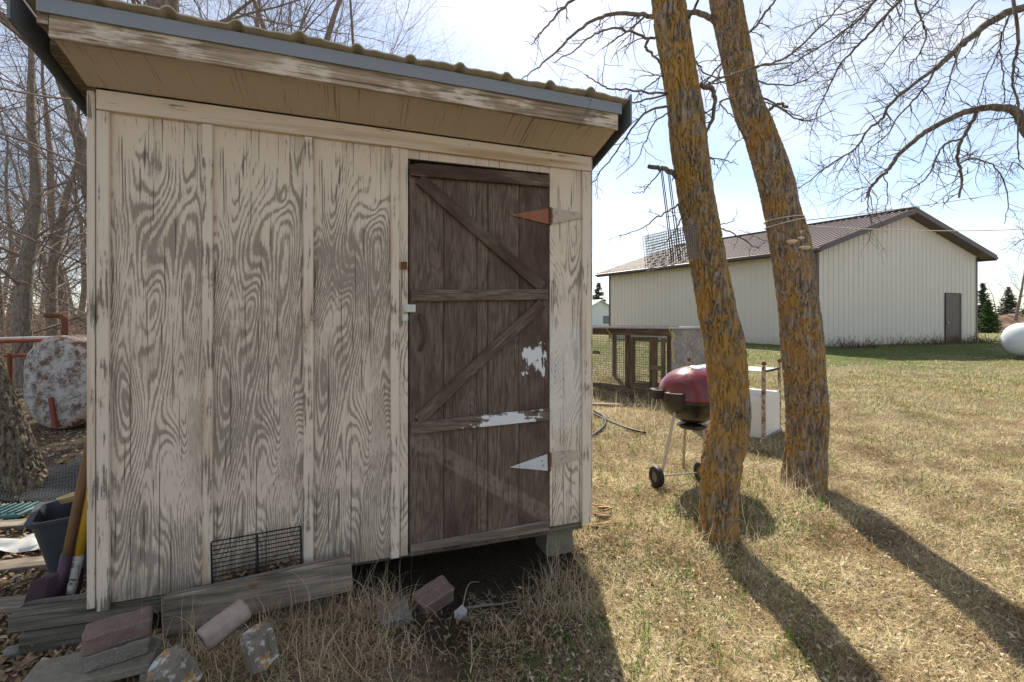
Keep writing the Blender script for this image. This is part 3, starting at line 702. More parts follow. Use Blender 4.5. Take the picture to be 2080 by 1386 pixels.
# ------------------------------------------------------------------ left of the shed
def tub():
    t = empty('tub', (0, 0, 0)); p = P(118, 1135, 2.62); t.location = (p.x+0.10, 2.68, g(p.x, 2.68)); t.rotation_euler = (0, 0, ANG+0.35)
    tag(t, 'dark grey tapered plastic tub beside the shed', 'tub')
    H = 0.37; mb = MB(); n = 4
    def ring(hx, hy, z, rr_=0.05):
        out = []
        for cx, cy, a0 in ((hx-rr_, hy-rr_, 0), (-hx+rr_, hy-rr_, 90), (-hx+rr_, -hy+rr_, 180), (hx-rr_, -hy+rr_, 270)):
            for k in range(5): a = R(a0+k*22.5); out.append((cx+rr_*math.cos(a), cy+rr_*math.sin(a), z))
        return out
    prof = [(0.13, 0.12, 0.0), (0.205, 0.185, H-0.02), (0.225, 0.202, H-0.018), (0.227, 0.204, H), (0.198, 0.178, H), (0.192, 0.172, H-0.03), (0.125, 0.115, 0.015)]
    vs = [q for a, b, z in prof for q in ring(a, b, z)]; m = 20
    fs = [(i*m+k, i*m+(k+1) % m, (i+1)*m+(k+1) % m, (i+1)*m+k) for i in range(len(prof)-1) for k in range(m)]
    fs += [tuple(range(m-1, -1, -1)), tuple(range((len(prof)-1)*m, len(prof)*m))]
    mb.add(vs, fs); mk('shell', mb, simple('grey_plastic', (0.055, 0.062, 0.072), 0.5, 0, 0.25, 6.0, 0.4), t)
    return t
tb = tub()
pan = mk('round_dish', MB().lathe([(0.0, 0.004), (0.140, 0.004), (0.150, 0.03), (0.162, 0.034), (0.162, 0.026), (0.154, 0.022), (0.149, -0.004), (0.0, -0.004)], 36), simple('cream_plastic', (0.62, 0.47, 0.22), 0.45, 0, 0.08, 5.0, 0.4), None, (tb.location.x-0.02, tb.location.y+0.08, tb.location.z+0.41), smooth=True, rot=(R(-6), R(-14), 0.3))
tag(pan, 'round cream plastic dish resting in the grey tub', 'dish')
def tool(name, top, bot, label, kind):
    t = empty(name, bot); tag(t, label, 'shovel')
    d = Vector(top) - Vector(bot); L = d.length; d.normalize()
    q = Vector((0,0,1)).rotation_difference(d).to_euler(); t.rotation_euler = q
    if kind == 'spade':
        mk('handle', MB().tube([(0,0,0.20),(0,0,L*0.5),(0,0,L)], [0.019, 0.020, 0.018], 12), M['handle_wood'], t, smooth=True)
        mb = MB(); rows = []
        for z, wd in ((-0.10, 0.02), (-0.07, 0.075), (0.0, 0.105), (0.10, 0.108), (0.165, 0.10), (0.18, 0.03)):
            rows.append([(x*wd, 0.035*(x*x)-0.02*(z+0.1), z) for x in (-1, -0.5, 0, 0.5, 1)])
        vs = [v for r_ in rows for v in r_]; mb.add(vs, [(i*5+k, i*5+k+1, (i+1)*5+k+1, (i+1)*5+k) for i in range(5) for k in range(4)])
        bl = mk('blade', mb, simple('purple_blade', (0.075, 0.05, 0.06), 0.5, 0.2, 0.3, 14.0), t, rot=(0, 0, R(72))); bl.modifiers.new('th', 'SOLIDIFY').thickness = 0.004
        mk('socket', MB().tube([(0,-0.004,0.09),(0,0,0.16),(0,0,0.26)], [0.012, 0.023, 0.024], 12), simple('purple_socket', (0.07, 0.042, 0.06), 0.5, 0.2, 0.3, 14.0), t, smooth=True)
    else:
        mk('handle', MB().tube([(0,0,0.30),(0,0,L*0.6),(0,0,L)], [0.018, 0.019, 0.018], 12), rusty('yellow_handle_paint', (0.62, 0.36, 0.03), 0.0, (0.12, 0.09, 0.06), 16.0), t, smooth=True)
        mk('shaft', MB().tube(catmull([(0.035,0,-0.03),(0.006,0,0.02),(-0.004,0,0.10),(0,0,0.30)], 5), [0.014]*11+[0.017, 0.019, 0.019, 0.020, 0.020], 12), rusty('worn_white_shaft', (0.48, 0.47, 0.45), 0.25, (0.10, 0.08, 0.06), 18.0), t, smooth=True)
        mk('hook_tip', MB().tube([(0.035,0,-0.03),(0.055,0,-0.02),(0.065,0,0.01)], [0.014,0.011,0.006], 10), M['rust'], t, smooth=True)
    return t
tp = P(184, 850, 2.22); bt = P(112, 1165, 2.08)
tool('shovel', (tp.x+0.06, tp.y+0.03, tp.z+0.30), (bt.x, bt.y, g(bt.x, bt.y)+0.10), 'shovel with brown wooden handle and purple blade leaning on the shed', 'spade')
tp = P(186, 930, 2.20); bt = P(134, 1180, 2.10)
tool('long_tool', (tp.x+0.04, tp.y+0.04, tp.z+0.25), (bt.x, bt.y, g(bt.x, bt.y)+0.04), 'tool with chipped yellow handle and worn white shaft leaning on the shed', 'hook')['category'] = 'garden tool'
# teal ribbed tray and planks on the litter
p = G(20, 1048, 3.0)
tr = empty('ribbed_tray', (p.x-0.1, p.y, p.z+0.01), 0.2); tag(tr, 'teal plastic ribbed tray on the leaf litter behind the tub', 'tray')
M['teal'] = simple('teal_plastic', (0.05, 0.12, 0.125), 0.5, 0, 0.2, 9.0)
mk('base', MB().box(-0.22, 0.22, -0.12, 0.12, 0, 0.03), M['teal'], tr, bevel=0.006)
for k in range(9): mk('rib', MB().box(-0.19+k*0.0475-0.008, -0.19+k*0.0475+0.008, -0.10, 0.10, 0.031, 0.045), M['teal'], tr, bevel=0.003)
for k, (px_, py_, L, rz, lb) in enumerate(((30,1080,0.9,0.22,'grey plank on the leaf litter below the teal tray'), (60,1165,0.9,0.28,'grey plank on the leaf litter beside the shovel blade'), (12,1252,0.5,0.12,'pale board end poking out left of the mossy timbers'))):
    p = G(px_, py_, 2.6)
    slab('loose_plank', M['grey_x'], lb, 'plank', (p.x-0.12, p.y+0.03, p.z+0.025), (L, 0.11, 0.035), rz, R(5), bevel=0.004)
p = G(55, 1115, 2.6)
rg = random.Random(2); mb = MB(); gn = 9
for j in range(gn):
    for i in range(gn):
        mb.v.append((0.20*(i/(gn-1)-0.5)*2, 0.10*(j/(gn-1)-0.5)*2, 0.05*abs(mnoise.noise(Vector((i*0.7, j*0.7, 2))))+0.03*math.sin(i)*math.cos(j*1.3)+0.03))
mb.f = [(j*gn+i, j*gn+i+1, (j+1)*gn+i+1, (j+1)*gn+i) for j in range(gn-1) for i in range(gn-1)]
tag(mk('plastic_sheet', mb, simple('milky_plastic', (0.50, 0.50, 0.48), 0.4, 0, 0.15, 8.0, 0.4), None, (p.x, p.y, p.z), smooth=True, rot=(0, 0, 0.3)), 'crumpled milky plastic sheet on the leaf litter by the tub', 'plastic sheet')
# heap of wire netting
rg = random.Random(21); mb = MB(); nx_, ny_ = 30, 14
c0 = P(100, 930, 3.6)
def net(i, j): 
    x = c0.x - 0.75 + 1.5*i/nx_; y = 3.5 + 0.75*j/ny_
    h = 0.24*math.exp(-((j/ny_-0.55)/0.33)**2)*(0.75+0.25*math.sin(i*0.5)) + 0.03*mnoise.noise(Vector((i*0.4, j*0.5, 0)))
    return Vector((x, y, g(x, y)+0.02+h))
for i in range(nx_*2):
    for j in range(ny_*2):
        a = net(i/2, j/2)
        for b in (net(i/2+0.5, j/2+0.25), net(i/2+0.5, j/2-0.25)):
            mb.tube([a, b], 0.0022, 3, False)
tag(mk('wire_netting', mb, M['wire'], None), 'crumpled heap of dark wire netting in front of the rusty tank', 'wire netting')
mb2 = MB(); mb2.v = [tuple(net(i, j)-Vector((0,0,0.015))) for j in range(ny_+1) for i in range(nx_+1)]
mb2.f = [(j*(nx_+1)+i, j*(nx_+1)+i+1, (j+1)*(nx_+1)+i+1, (j+1)*(nx_+1)+i) for j in range(ny_) for i in range(nx_)]
tag(mk('tarp', mb2, simple('dark_fabric', (0.045, 0.048, 0.052), 0.8, 0, 0.4, 20.0), None, smooth=True), 'dark cloth lying under the heap of wire netting', 'tarp')
# oval oil tank
def obround(hx, hz, n=12):
    r = hx; out = []
    for k in range(n+1): a = math.pi*k/n; out.append((r*math.cos(a), (hz-r)+r*math.sin(a)))
    for k in range(n+1): a = math.pi+math.pi*k/n; out.append((r*math.cos(a), -(hz-r)+r*math.sin(a)))
    return out
def oil_tank():
    p = P(112, 872, 5.5); t = empty('oil_tank', (p.x, 5.5, g(p.x, 5.5)), -0.35+ANG)
    tag(t, 'rusty white oval fuel tank lying behind the shed with two bent vent pipes', 'tank')
    zc = 0.595; mb = MB(); prof = [(0.0, 0.90), (0.02, 0.97), (0.05, 1.0), (1.45, 1.0), (1.48, 0.97), (1.5, 0.90)]
    ob = obround(0.425, 0.575); m = len(ob)
    vs = [(x*q, y, z*q+zc) for y, q in prof for x, z in ob]
    fs = [(i*m+k, i*m+(k+1) % m, (i+1)*m+(k+1) % m, (i+1)*m+k) for i in range(len(prof)-1) for k in range(m)]
    mb.add(vs, fs); mk('body', mb, rusty('tank_body', (0.50, 0.40, 0.33), 0.35, (0.17, 0.09, 0.055), scale=8.0), t, smooth=True)
    mb = MB(); pf = [(0.0, 0.899), (-0.018, 0.80), (-0.03, 0.5)]
    vs = [(x*q, y, z*q+zc) for y, q in pf for x, z in ob] + [(0, -0.034, zc)]
    fs = [((i+1)*m+k, (i+1)*m+(k+1) % m, i*m+(k+1) % m, i*m+k) for i in range(2) for k in range(m)] + [(2*m+(k+1) % m, 2*m+k, 3*m) for k in range(m)]
    mb.add(vs, fs); mk('end_plate', mb, rusty('tank_end', (0.50, 0.48, 0.46), 0.54, (0.14, 0.085, 0.052), scale=9.0, soft=0.17), t, smooth=True)
    for y in (0.12, 0.72):
        mk('vent_pipe', MB().tube(catmull([(0,y,zc+0.56),(0,y,zc+0.72),(-0.02,y,zc+0.79),(-0.09,y,zc+0.815),(-0.24,y,zc+0.815)], 5), 0.032, 12), M['rust'], t, smooth=True)
    for x in (-0.2, 0.2):
        for y in (0.2, 1.3): mk('leg', MB().tube([(x,y,-0.05),(x,y,zc-0.45)], 0.025, 8), M['rust'], t)
    mk('drain_bar', MB().box(0.03, 0.075, -0.06, -0.02, 0.05, 0.42), rusty('red_bar', (0.25, 0.07, 0.045), 0.2), t, rot=(0, R(-8), 0))
oil_tank()
def red_frame():
    d = 6.4; p = P(0, 700, d); t = empty('implement_frame', (p.x, d, g(p.x, d))); tag(t, 'red steel truss frame of a farm implement behind the oval tank', 'implement')
    m = rusty('red_frame_paint', (0.30, 0.075, 0.05), 0.15); zt = P(0, 693, d).z - g(p.x, d); zl = P(0, 712, d).z - g(p.x, d)
    mk('top_tube', MB().tube([(-1.6,-0.2,zt-0.05),(1.3,0.4,zt+0.03)], 0.028, 8), m, t)
    mk('top_tube', MB().tube([(-1.6,0.05,zt-0.0),(1.3,0.6,zt+0.06)], 0.02, 8), M['white_rust'], t)
    mk('lower_tube', MB().tube([(-1.6,-0.2,zl-0.12),(1.3,0.4,zl-0.05)], 0.025, 8), m, t)
    for k in range(9):
        x = -1.5+k*0.32; y = -0.2+(x+1.6)*0.207
        mk('strut', MB().obox((x, y, (zt+zl)/2-0.06), (0.022*math.cos(0.5),0,0.02), (0,0.008,0), (0.05*(1 if k % 2 else -1),0,(zt-zl)/2+0.03)), m, t)
    for x in (-1.4, 0.0, 1.2): mk('leg', MB().tube([(x,-0.2+(x+1.6)*0.207,-0.02),(x,-0.2+(x+1.6)*0.207,zl-0.05)], 0.03, 8), M['rust'], t)
red_frame()

# ------------------------------------------------------------------ right: hutch, grill, cart, hose
def grid_wire(mb, o, u, v, nu, nv, r):
    o, u, v = Vector(o), Vector(u), Vector(v)
    for i in range(nu+1): mb.tube([o+u*(i/nu), o+u*(i/nu)+v], r, 3, False)
    for j in range(nv+1): mb.tube([o+v*(j/nv), o+v*(j/nv)+u], r, 3, False)
def hutch():
    d = 7.4; pc = P(1363, 800, d); z0 = g(pc.x, d); an = R(-55.5)
    t = empty('hutch', (pc.x, d, z0), an); tag(t, 'low wooden wire-mesh hutch with a flat metal roof behind the grill', 'hutch')
    H = EYE - z0 - 0.04; L = 2.3; D = 1.15
    def post(x0, x1, y0=0.0, y1=0.06, z0_=0.0, z1_=None, nm='post', mat='brown_z'): return mk(nm, MB().box(x0, x1, y0, y1, z0_, z1_ or H-0.14), M[mat], t, bevel=0.004)
    for x in (-L, -0.97, -0.085): post(x, x+0.085)
    post(-0.87, -0.76, -0.006, 0.03, 0.18, H-0.16, 'door_stile'); post(-0.43, -0.28, -0.006, 0.03, 0.18, H-0.16, 'door_stile'); post(-0.17, -0.10, -0.03, 0.0, 0.30, H-0.18, 'latch_board')
    mk('latch_bar', MB().box(-0.40, -0.11, -0.055, -0.031, 0.52, 0.60), M['brown_x'], t); mk('latch_bar', MB().box(-1.85, -1.58, -0.035, -0.011, 0.72, 0.78), M['brown_x'], t)
    mk('door_rail', MB().box(-0.76, -0.43, -0.006, 0.03, 0.18, 0.26), M['brown_x'], t); mk('door_rail', MB().box(-0.76, -0.43, -0.006, 0.03, H-0.24, H-0.16), M['brown_x'], t)
    mk('top_beam', MB().box(-L, 0.0, -0.02, 0.07, H-0.138, H-0.02), M['brown_x'], t, bevel=0.004)
    mk('bottom_beam', MB().box(-L, 0.0, -0.02, 0.06, 0.02, 0.16), M['brown_x'], t, bevel=0.004)
    mk('back_beam', MB().box(-L, 0.0, D-0.07, D, H-0.138, H-0.02), M['brown_x'], t); mk('back_beam', MB().box(-L, 0.0, D-0.07, D, 0.02, 0.14), M['brown_x'], t)
    for x in (-L, -0.085): post(x, x+0.085, D-0.06, D)
    mb = MB(); grid_wire(mb, (-L, 0.062, 0.16), (L-0.08, 0, 0), (0, 0, H-0.3), 54, 22, 0.0042); grid_wire(mb, (-L, D-0.08, 0.14), (L, 0, 0), (0, 0, H-0.28), 40, 14, 0.0026)
    mk('wire_mesh', mb, M['wire'], t)
    mk('side_panel', MB().box(0.002, 0.016, 0.0, D, 0.12, H-0.02), M['ply_grey'], t)
    rf = mk('roof_sheet', MB().box(-L-0.1, 0.06, -0.10, D+0.1, H-0.018, H+0.012), simple('grey_roof_sheet', (0.34, 0.33, 0.34), 0.45, 0.3, 0.3, 4.0), t)
    mk('roof_board', MB().box(-L-0.1, 0.0, 0.1, 0.22, H+0.013, H+0.033), M['ply_grey'], t)
    cord = simple('yellow_cord', (0.55, 0.42, 0.06), 0.7, 0, 0.2)
    for x in (-1.28, 0.075):
        mk('cord', MB().tube(catmull([(x,-0.105,H+0.03),(x-0.02,-0.115,H-0.04),(x+0.03,-0.06,H-0.14),(x-0.03,-0.05,H-0.24),(x+0.02,-0.05,H-0.34 if x < 0 else H-0.55)], 4), 0.006, 5), cord, t)
hutch()
def grill():
    d = 4.0; p = P(1407, 960, d); z0 = g(p.x, d); t = empty('kettle_grill', (p.x, d, z0)); tag(t, 'red kettle grill on thin legs with wheels next to a lichen covered tree', 'grill')
    rim = P(1407, 803, d).z - z0; Rr = 0.292
    red = NT('red_enamel'); v = red.co(); n = red.noise(v, 9, 6, 0.7); x, y, z = red.xyz(v)
    c = red.mix(red.rng(n, 0.35, 0.7), (0.15, 0.012, 0.018), (0.075, 0.008, 0.012)); c = red.mix(red.rng(red.noise(v, 60, 4, 0.7), 0.66, 0.70, 0, 0.7), c, (0.35, 0.30, 0.28))
    red.fin(c, red.rng(n, 0.3, 0.7, 0.16, 0.4), 0.0, 0.6)
    prof = [(Rr+0.004, rim-0.022), (Rr+0.008, rim-0.018), (Rr+0.008, rim), (Rr, rim+0.015), (Rr-0.004, rim+0.06), (Rr-0.03, rim+0.125), (Rr-0.085, rim+0.185), (Rr-0.15, rim+0.225), (Rr-0.22, rim+0.248), (0.0, rim+0.258)]
    lid = mk('lid', MB().lathe(prof, 48), red.m, t, smooth=True)
    mk('vent', MB().lathe([(0.0,0.012),(0.05,0.010),(0.055,0.0)], 20), simple('vent_metal', (0.45, 0.44, 0.43), 0.35, 0.8), lid, (0.0, -0.06, rim+0.244), rot=(R(12), 0, 0))
    mk('seam', MB().tube(catmull([(-0.10,-0.235,rim+0.10),(-0.06,-0.22,rim+0.155),(0.03,-0.17,rim+0.2),(0.12,-0.12,rim+0.21)], 5), 0.003, 5), red.m, lid)
    blk = NT('black_enamel'); v = blk.co(); blk.fin(blk.mix(blk.rng(blk.noise(v, 7, 5), 0.4, 0.75), (0.012, 0.011, 0.010), (0.06, 0.035, 0.02)), 0.25, 0, 0.5)
    prof = [(0.03, rim-0.235), (0.10, rim-0.225), (0.18, rim-0.185), (0.24, rim-0.12), (Rr-0.012, rim-0.05), (Rr, rim-0.024), (Rr-0.01, rim-0.024)]
    bowl = mk('bowl', MB().lathe(prof, 48), blk.m, t, smooth=True)
    mk('ash_pan', MB().lathe([(0.0,rim-0.29),(0.11,rim-0.285),(0.13,rim-0.262),(0.12,rim-0.25),(0.02,rim-0.24)], 28), blk.m, t, smooth=True)
    hw = simple('dark_handle', (0.03, 0.026, 0.022), 0.6)
    for a, dz in ((R(182), 0.0), (R(222), -0.005)):
        cx, cy = math.cos(a), math.sin(a); tx, ty = -cy, cx; r0_, r1_ = Rr+0.0, Rr+0.075
        pts = [(r0_, -0.075), (r1_-0.02, -0.075), (r1_, -0.045), (r1_, 0.045), (r1_-0.02, 0.075), (r0_, 0.075), (r0_, 0.05), (r1_-0.035, 0.045), (r1_-0.03, 0.0), (r1_-0.035, -0.045), (r0_, -0.05)]
        mk('side_handle', MB().prism([(cx*q+tx*w_, cy*q+ty*w_, rim-0.02+dz) for q, w_ in pts], (0,0,0), (0,0,0.075)), hw, t)
    alu = simple('leg_metal', (0.42, 0.36, 0.28), 0.4, 0.6, 0.25)
    feet = []
    for px_, py_, tx_, ty_, dy in ((1345, 960, 1371, 838, -0.22), (1388, 925, 1393, 845, 0.28), (1440, 925, 1425, 842, -0.10)):
        b = P(px_, py_, d+dy) - Vector(t.location); a = P(tx_, ty_, d+dy*0.5) - Vector(t.location); b.z = max(b.z, 0.05)
        if dy != -0.22: b.z = 0.0
        mk('leg', MB().tube([b, a], 0.0125, 8), alu, t); feet.append(b)
    wb = feet[0]; rub = simple('black_rubber', (0.015, 0.015, 0.016), 0.55)
    ax = Vector((0.75, -0.66, 0)).normalized()
    def wheel(c):
        rot = Vector((0,0,1)).rotation_difference(Vector((0.97, 0.25, 0))).to_euler()
        w_ = mk('wheel', MB().lathe([(0.045,-0.026),(0.076,-0.026),(0.086,-0.018),(0.088,0.0),(0.086,0.018),(0.076,0.026),(0.045,0.026)], 28), rub, t, c, smooth=True, rot=rot)
        mk('hub', MB().lathe([(0.0,-0.022),(0.046,-0.02),(0.046,0.02),(0.0,0.022)], 20), simple('wheel_hub', (0.12, 0.11, 0.10), 0.5), w_)
    wheel((wb.x-0.05, wb.y-0.01, 0.088)); wheel((wb.x+0.37, wb.y+0.10, 0.088))
    mk('axle', MB().tube([(wb.x-0.05, wb.y-0.01, 0.088), (wb.x+0.37, wb.y+0.10, 0.088)], 0.008, 6), alu, t)
grill()
def cart():
    a = Vector((2.86, 5.15, 0)); u = Vector((-0.66, 0.60, 0)); v = Vector((0.43, 0.42, 0)); z0 = g(3.0, 5.5)
    t = empty('utility_cart', (a.x, a.y, z0), math.atan2(v.y, v.x)); tag(t, 'upside-down white metal cart with rusty legs and casters in the air', 'cart')
    Wd, L = v.length, u.length*1.0
    # local x = short side (to the right), local y = long side (away left)
    hb = 0.50; prof = [(0.0, 0.0), (Wd, 0.0), (Wd, hb-0.10), (Wd-0.03, hb-0.03), (Wd-0.09, hb), (0.06, hb), (0.015, hb-0.03), (0.0, hb-0.08)]
    mk('box', MB().prism([(x, 0, z) for x, z in prof], (0,0,0), (0, L, 0)), M['white_enamel'], t, bevel=0.006)
    mk('skirt', MB().box(-0.01, Wd+0.01, -0.012, -0.001, -0.005, 0.035), simple('grey_edge', (0.30, 0.31, 0.33), 0.4, 0.5), t)
    top = EYE - z0 - 78/924*5.15; hs_ = top - 0.095
    mk('shelf', MB().box(0.02, Wd-0.02, 0.02, L-0.02, hs_-0.006, hs_+0.006), M['white_enamel'], t)
    mk('shelf_rim', MB().box(0.018, Wd-0.018, 0.008, 0.019, hs_-0.012, hs_+0.014), M['black'], t)
    lm = rusty('rusty_white_leg', (0.50, 0.42, 0.35), 0.35, (0.20, 0.07, 0.03), 16.0)
    for x in (0.0, Wd):
        for y in (0.0, L):
            sx = 1 if x == 0 else -1; sy = 1 if y == 0 else -1
            l = mk('leg', MB().box(x-0.004*sx, x+0.032*sx, y-0.004*sy, y+0.001*sy, 0.02, top-0.035).box(x-0.004*sx, x+0.001*sx, y+0.0015*sy, y+0.032*sy, 0.02, top-0.035), lm, t)
            mk('caster', MB().tube([(x+0.012*sx, y+0.012*sy, top-0.05), (x+0.012*sx, y+0.012*sy, top-0.02)], 0.007, 8).lathe([(0.0,-0.026),(0.018,-0.02),(0.026,0),(0.018,0.02),(0,0.026)], 14, (x+0.012*sx, y+0.012*sy, top)), M['rust'], l, smooth=True)
cart()
def hose(px, label, r):
    pts = [G(x, y, 4.0) for x, y in px]
    return tag(mk('hose', MB().tube(catmull([q+Vector((0,0,r+0.012)) for q in pts], 6), r, 8), simple('black_hose', (0.02, 0.021, 0.023), 0.45), None, smooth=True), label, 'hose')
hose([(1150,815),(1202,842),(1235,858),(1275,874),(1312,884)], 'black hose lying straight across the grass by the shed corner', 0.013)
hose([(1206,838),(1226,850),(1228,868),(1205,888),(1190,892)], 'short black hose bend on the grass by the shed corner', 0.014)
p = G(1250, 828, 5.0); slab('loose_plank', M['grey_x'], 'grey plank lying on the ground before the hutch', 'plank', (p.x-0.25, p.y+0.12, p.z+0.03), (1.6, 0.12, 0.03), -0.10, bevel=0.004)
# ------------------------------------------------------------------ pole barn
def siding_mat(name, colr, stain=True):
    s = NT(name); v = s.co(); n = s.noise(v, 1.3, 4); x, y, z = s.xyz(v)
    c = s.mix(n, tuple(q*0.93 for q in colr), tuple(q*1.05 for q in colr))
    if stain:
        lm = s.rng(s.math('ADD', z, s.math('MULTIPLY', s.noise(v, 1.6, 4), 0.5)), 0.75, 0.25)
        c = s.mix(s.math('MULTIPLY', lm, 0.55), c, (0.42, 0.36, 0.22))
    return s.fin(c, 0.5, 0.0, 0.35)
M['siding'] = siding_mat('cream_siding', (0.61, 0.565, 0.49)); M['brown_metal'] = simple('brown_trim_metal', (0.085, 0.060, 0.055), 0.45, 0.0, 0.15, 3.0, 0.4)
M['barn_roof'] = simple('brown_roof_metal', (0.15, 0.10, 0.088), 0.42, 0.0, 0.12, 2.0, 0.5)
def barn():
    A = P(1657, 661, 16.4); B = P(1984, 661, 19.4); C = P(1238, 661, 24.2)
    zb = 0.40; t = empty('pole_barn', (A.x, A.y, zb)); tag(t, 'long cream metal pole barn with brown roof and trim', 'barn')
    a = Vector((0,0,0)); b = Vector((B.x-A.x, B.y-A.y, 0)); c = Vector((C.x-A.x, C.y-A.y, 0)); Z = Vector((0,0,1))
    e0 = EYE - zb + 157/924*16.4; e1 = EYE - zb + 140/924*19.4
    mid = b*0.5; ePk = EYE - zb + 227/924*((16.4+19.4)/2)
    def wall_panels(o, dr, n, top, out, name='siding_panel'):
        """n ribbed sheets side by side; top(t) gives the height of the wall"""
        L = dr.length; u = dr.normalized()
        for k in range(n):
            mb = MB(); t0, t1 = k/n, (k+1)/n; xs3 = []
            for r in range(4):
                for q, h in ((0.0, 0), (0.36, 0), (0.42, 0.022), (0.54, 0.022), (0.60, 0)): xs3.append((lerp(t0, t1, (r+q)/4), h))
            xs3.append((t1, 0))
            if name == 'siding_panel':
                for kn in (0.5,):
                    if t0 < kn < t1 and all(abs(x-kn) > 1e-4 for x, h in xs3): xs3.append((kn, 0)); xs3.sort()
            vs = []
            for x, h in xs3:
                p_ = o + u*(L*x) + out*h; vs += [p_ - Z*0.06, p_ + Z*top(x)]
            m = len(xs3); mb.add(vs, [(2*i, 2*i+2, 2*i+3, 2*i+1) for i in range(m-1)])
            mk(name, mb, M['siding'], t)
    nb = Vector((b.y, -b.x, 0)).normalized(); nc = Vector((-c.y, c.x, 0)).normalized()
    def gtop(x): return (lerp(e0, ePk, x/0.5) if x < 0.5 else lerp(ePk, e1, (x-0.5)/0.5)) - 0.02
    wall_panels(a, b, 9, gtop, nb); wall_panels(a, c, 11, lambda x: e0-0.02, nc)
    wall_panels(b, c, 11, lambda x: e1-0.02, -nc); wall_panels(c, b, 9, gtop, -nb)
    # corner trims, base trim
    def trim(o, h, d1, d2, w_=0.13):
        mk('corner_trim', MB().obox(o+Z*(h/2-0.03)+d1*w_/2+nb*0.028, d1*w_/2, nb*0.004, Z*h/2).obox(o+Z*(h/2-0.03)+d2*w_/2+nc*0.028*(1 if (d2-c.normalized()).length < 0.1 else 1), d2*w_/2, nc*0.004, Z*h/2), M['brown_metal'], t)
    trim(a, e0-0.05, b.normalized(), c.normalized()); 
    mk('corner_trim', MB().obox(b+Z*(e1/2-0.03)-b.normalized()*0.06+nb*0.028, b.normalized()*0.065, nb*0.004, Z*(e1/2-0.03)), M['brown_metal'], t)
    mk('corner_trim', MB().obox(c+Z*(e0/2-0.03)-c.normalized()*0.03+nc*0.028, c.normalized()*0.05, nc*0.004, Z*(e0/2-0.03)), M['brown_metal'], t)
    # roof: ribbed sheets on both slopes with overhang
    ovh = 0.42; bu = b.normalized(); cu = c.normalized()
    def slope(e_pt, pk_pt, name):
        s0 = e_pt + (e_pt-pk_pt).normalized()*ovh
        n = 12; cl = c.length + 2*ovh
        for k in range(n):
            xs3 = []
            for r in range(4):
                for q, h in ((0.0, 0), (0.62, 0), (0.70, 0.035), (0.86, 0.035), (0.94, 0)): xs3.append(((k+(r+q)/4)/n, h))
            xs3.append(((k+1)/n, 0)); vs = []
            for x, h in xs3:
                off = cu*(cl*x - ovh) + Z*(h+0.10); vs += [s0+off, pk_pt+off]
            mb = MB(); mb.add(vs, [(2*i, 2*i+1, 2*i+3, 2*i+2) for i in range(len(xs3)-1)]); o = mk(name, mb, M['barn_roof'], t)
    pE0 = a + Z*e0; pE1 = b + Z*e1; pPk = mid + Z*ePk
    slope(pE0, pPk, 'roof_panel'); slope(pE1, pPk, 'roof_panel')
    for p_, q_ in ((pE0, pPk), (pE1, pPk)):
        dr = (p_-q_).normalized(); L = (p_-q_).length + ovh
        m_ = q_ + dr*L/2
        for off, nm in ((-ovh, 'rake_fascia'), (c.length+ovh, 'rake_fascia')):
            mk(nm, MB().obox(m_+cu*off+Z*0.05, dr*L/2, cu*0.012, Z*0.10), M['brown_metal'], t)
        mk('soffit_panel', MB().obox(m_-cu*(ovh/2)-Z*0.02, dr*L/2, cu*(ovh/2-0.013), Z*0.006), M['brown_metal'], t)
        e_ = p_ + dr*ovh
        mk('eave_fascia', MB().obox(e_+cu*(c.length/2)+Z*0.02, cu*(c.length/2+ovh), dr*0.012, Z*0.10), M['brown_metal'], t)
        mk('gutter', MB().obox(e_+cu*(c.length/2)+Z*0.05+dr*0.07, cu*(c.length/2+ovh), dr*0.05, Z*0.05), M['brown_metal'], t)
    mk('ridge_cap', MB().obox(pPk+cu*(c.length/2)+Z*0.15, cu*(c.length/2+ovh), bu*0.14, Z*0.015), M['brown_metal'], t)
    # walk door
    def onb(px_):           # fraction along the gable wall seen at this column
        r_ = (px_-HX)/F; return (r_*A.y - A.x)/(b.x - r_*b.y)
    f0, f1 = onb(1917.5), onb(1951); dd = empty('door'); dd.parent = t
    x0, x1 = b*f0, b*f1; hd = EYE - zb + 66/924*(A.y+b.y*f0); ww = (x1-x0).length; cc_ = (x0+x1)/2
    mk('frame', MB().obox(cc_+Z*hd/2+nb*0.03, bu*ww/2, nb*0.008, Z*hd/2), simple('door_frame_dark', (0.05, 0.03, 0.028), 0.5), dd)
    mk('leaf', MB().obox(x0+bu*ww*0.41+Z*(hd/2-0.01)+nb*0.046, bu*ww*0.39, nb*0.008, Z*(hd/2-0.03)), M['brown_metal'], dd)
    mk('knob', MB().lathe([(0,0.05),(0.03,0.045),(0.035,0.02),(0.015,0)], 12), simple('knob_metal', (0.5, 0.48, 0.45), 0.3, 0.8), dd, tuple(x0+bu*ww*0.10+Z*0.92+nb*0.054), rot=(R(90), 0, math.atan2(nb.y, nb.x)+R(90)))
    mk('floor_slab', MB().prism([a+Z*-0.05+bu*0.1+cu*0.1, b-Z*0.05-bu*0.1+cu*0.1, b+c-Z*0.05-bu*0.1-cu*0.1, c-Z*0.05+bu*0.1-cu*0.1], (0,0,0), (0,0,0.06)), M['block'], t)
    return t, A, b, nb
bn, bA, bb, bnb = barn()
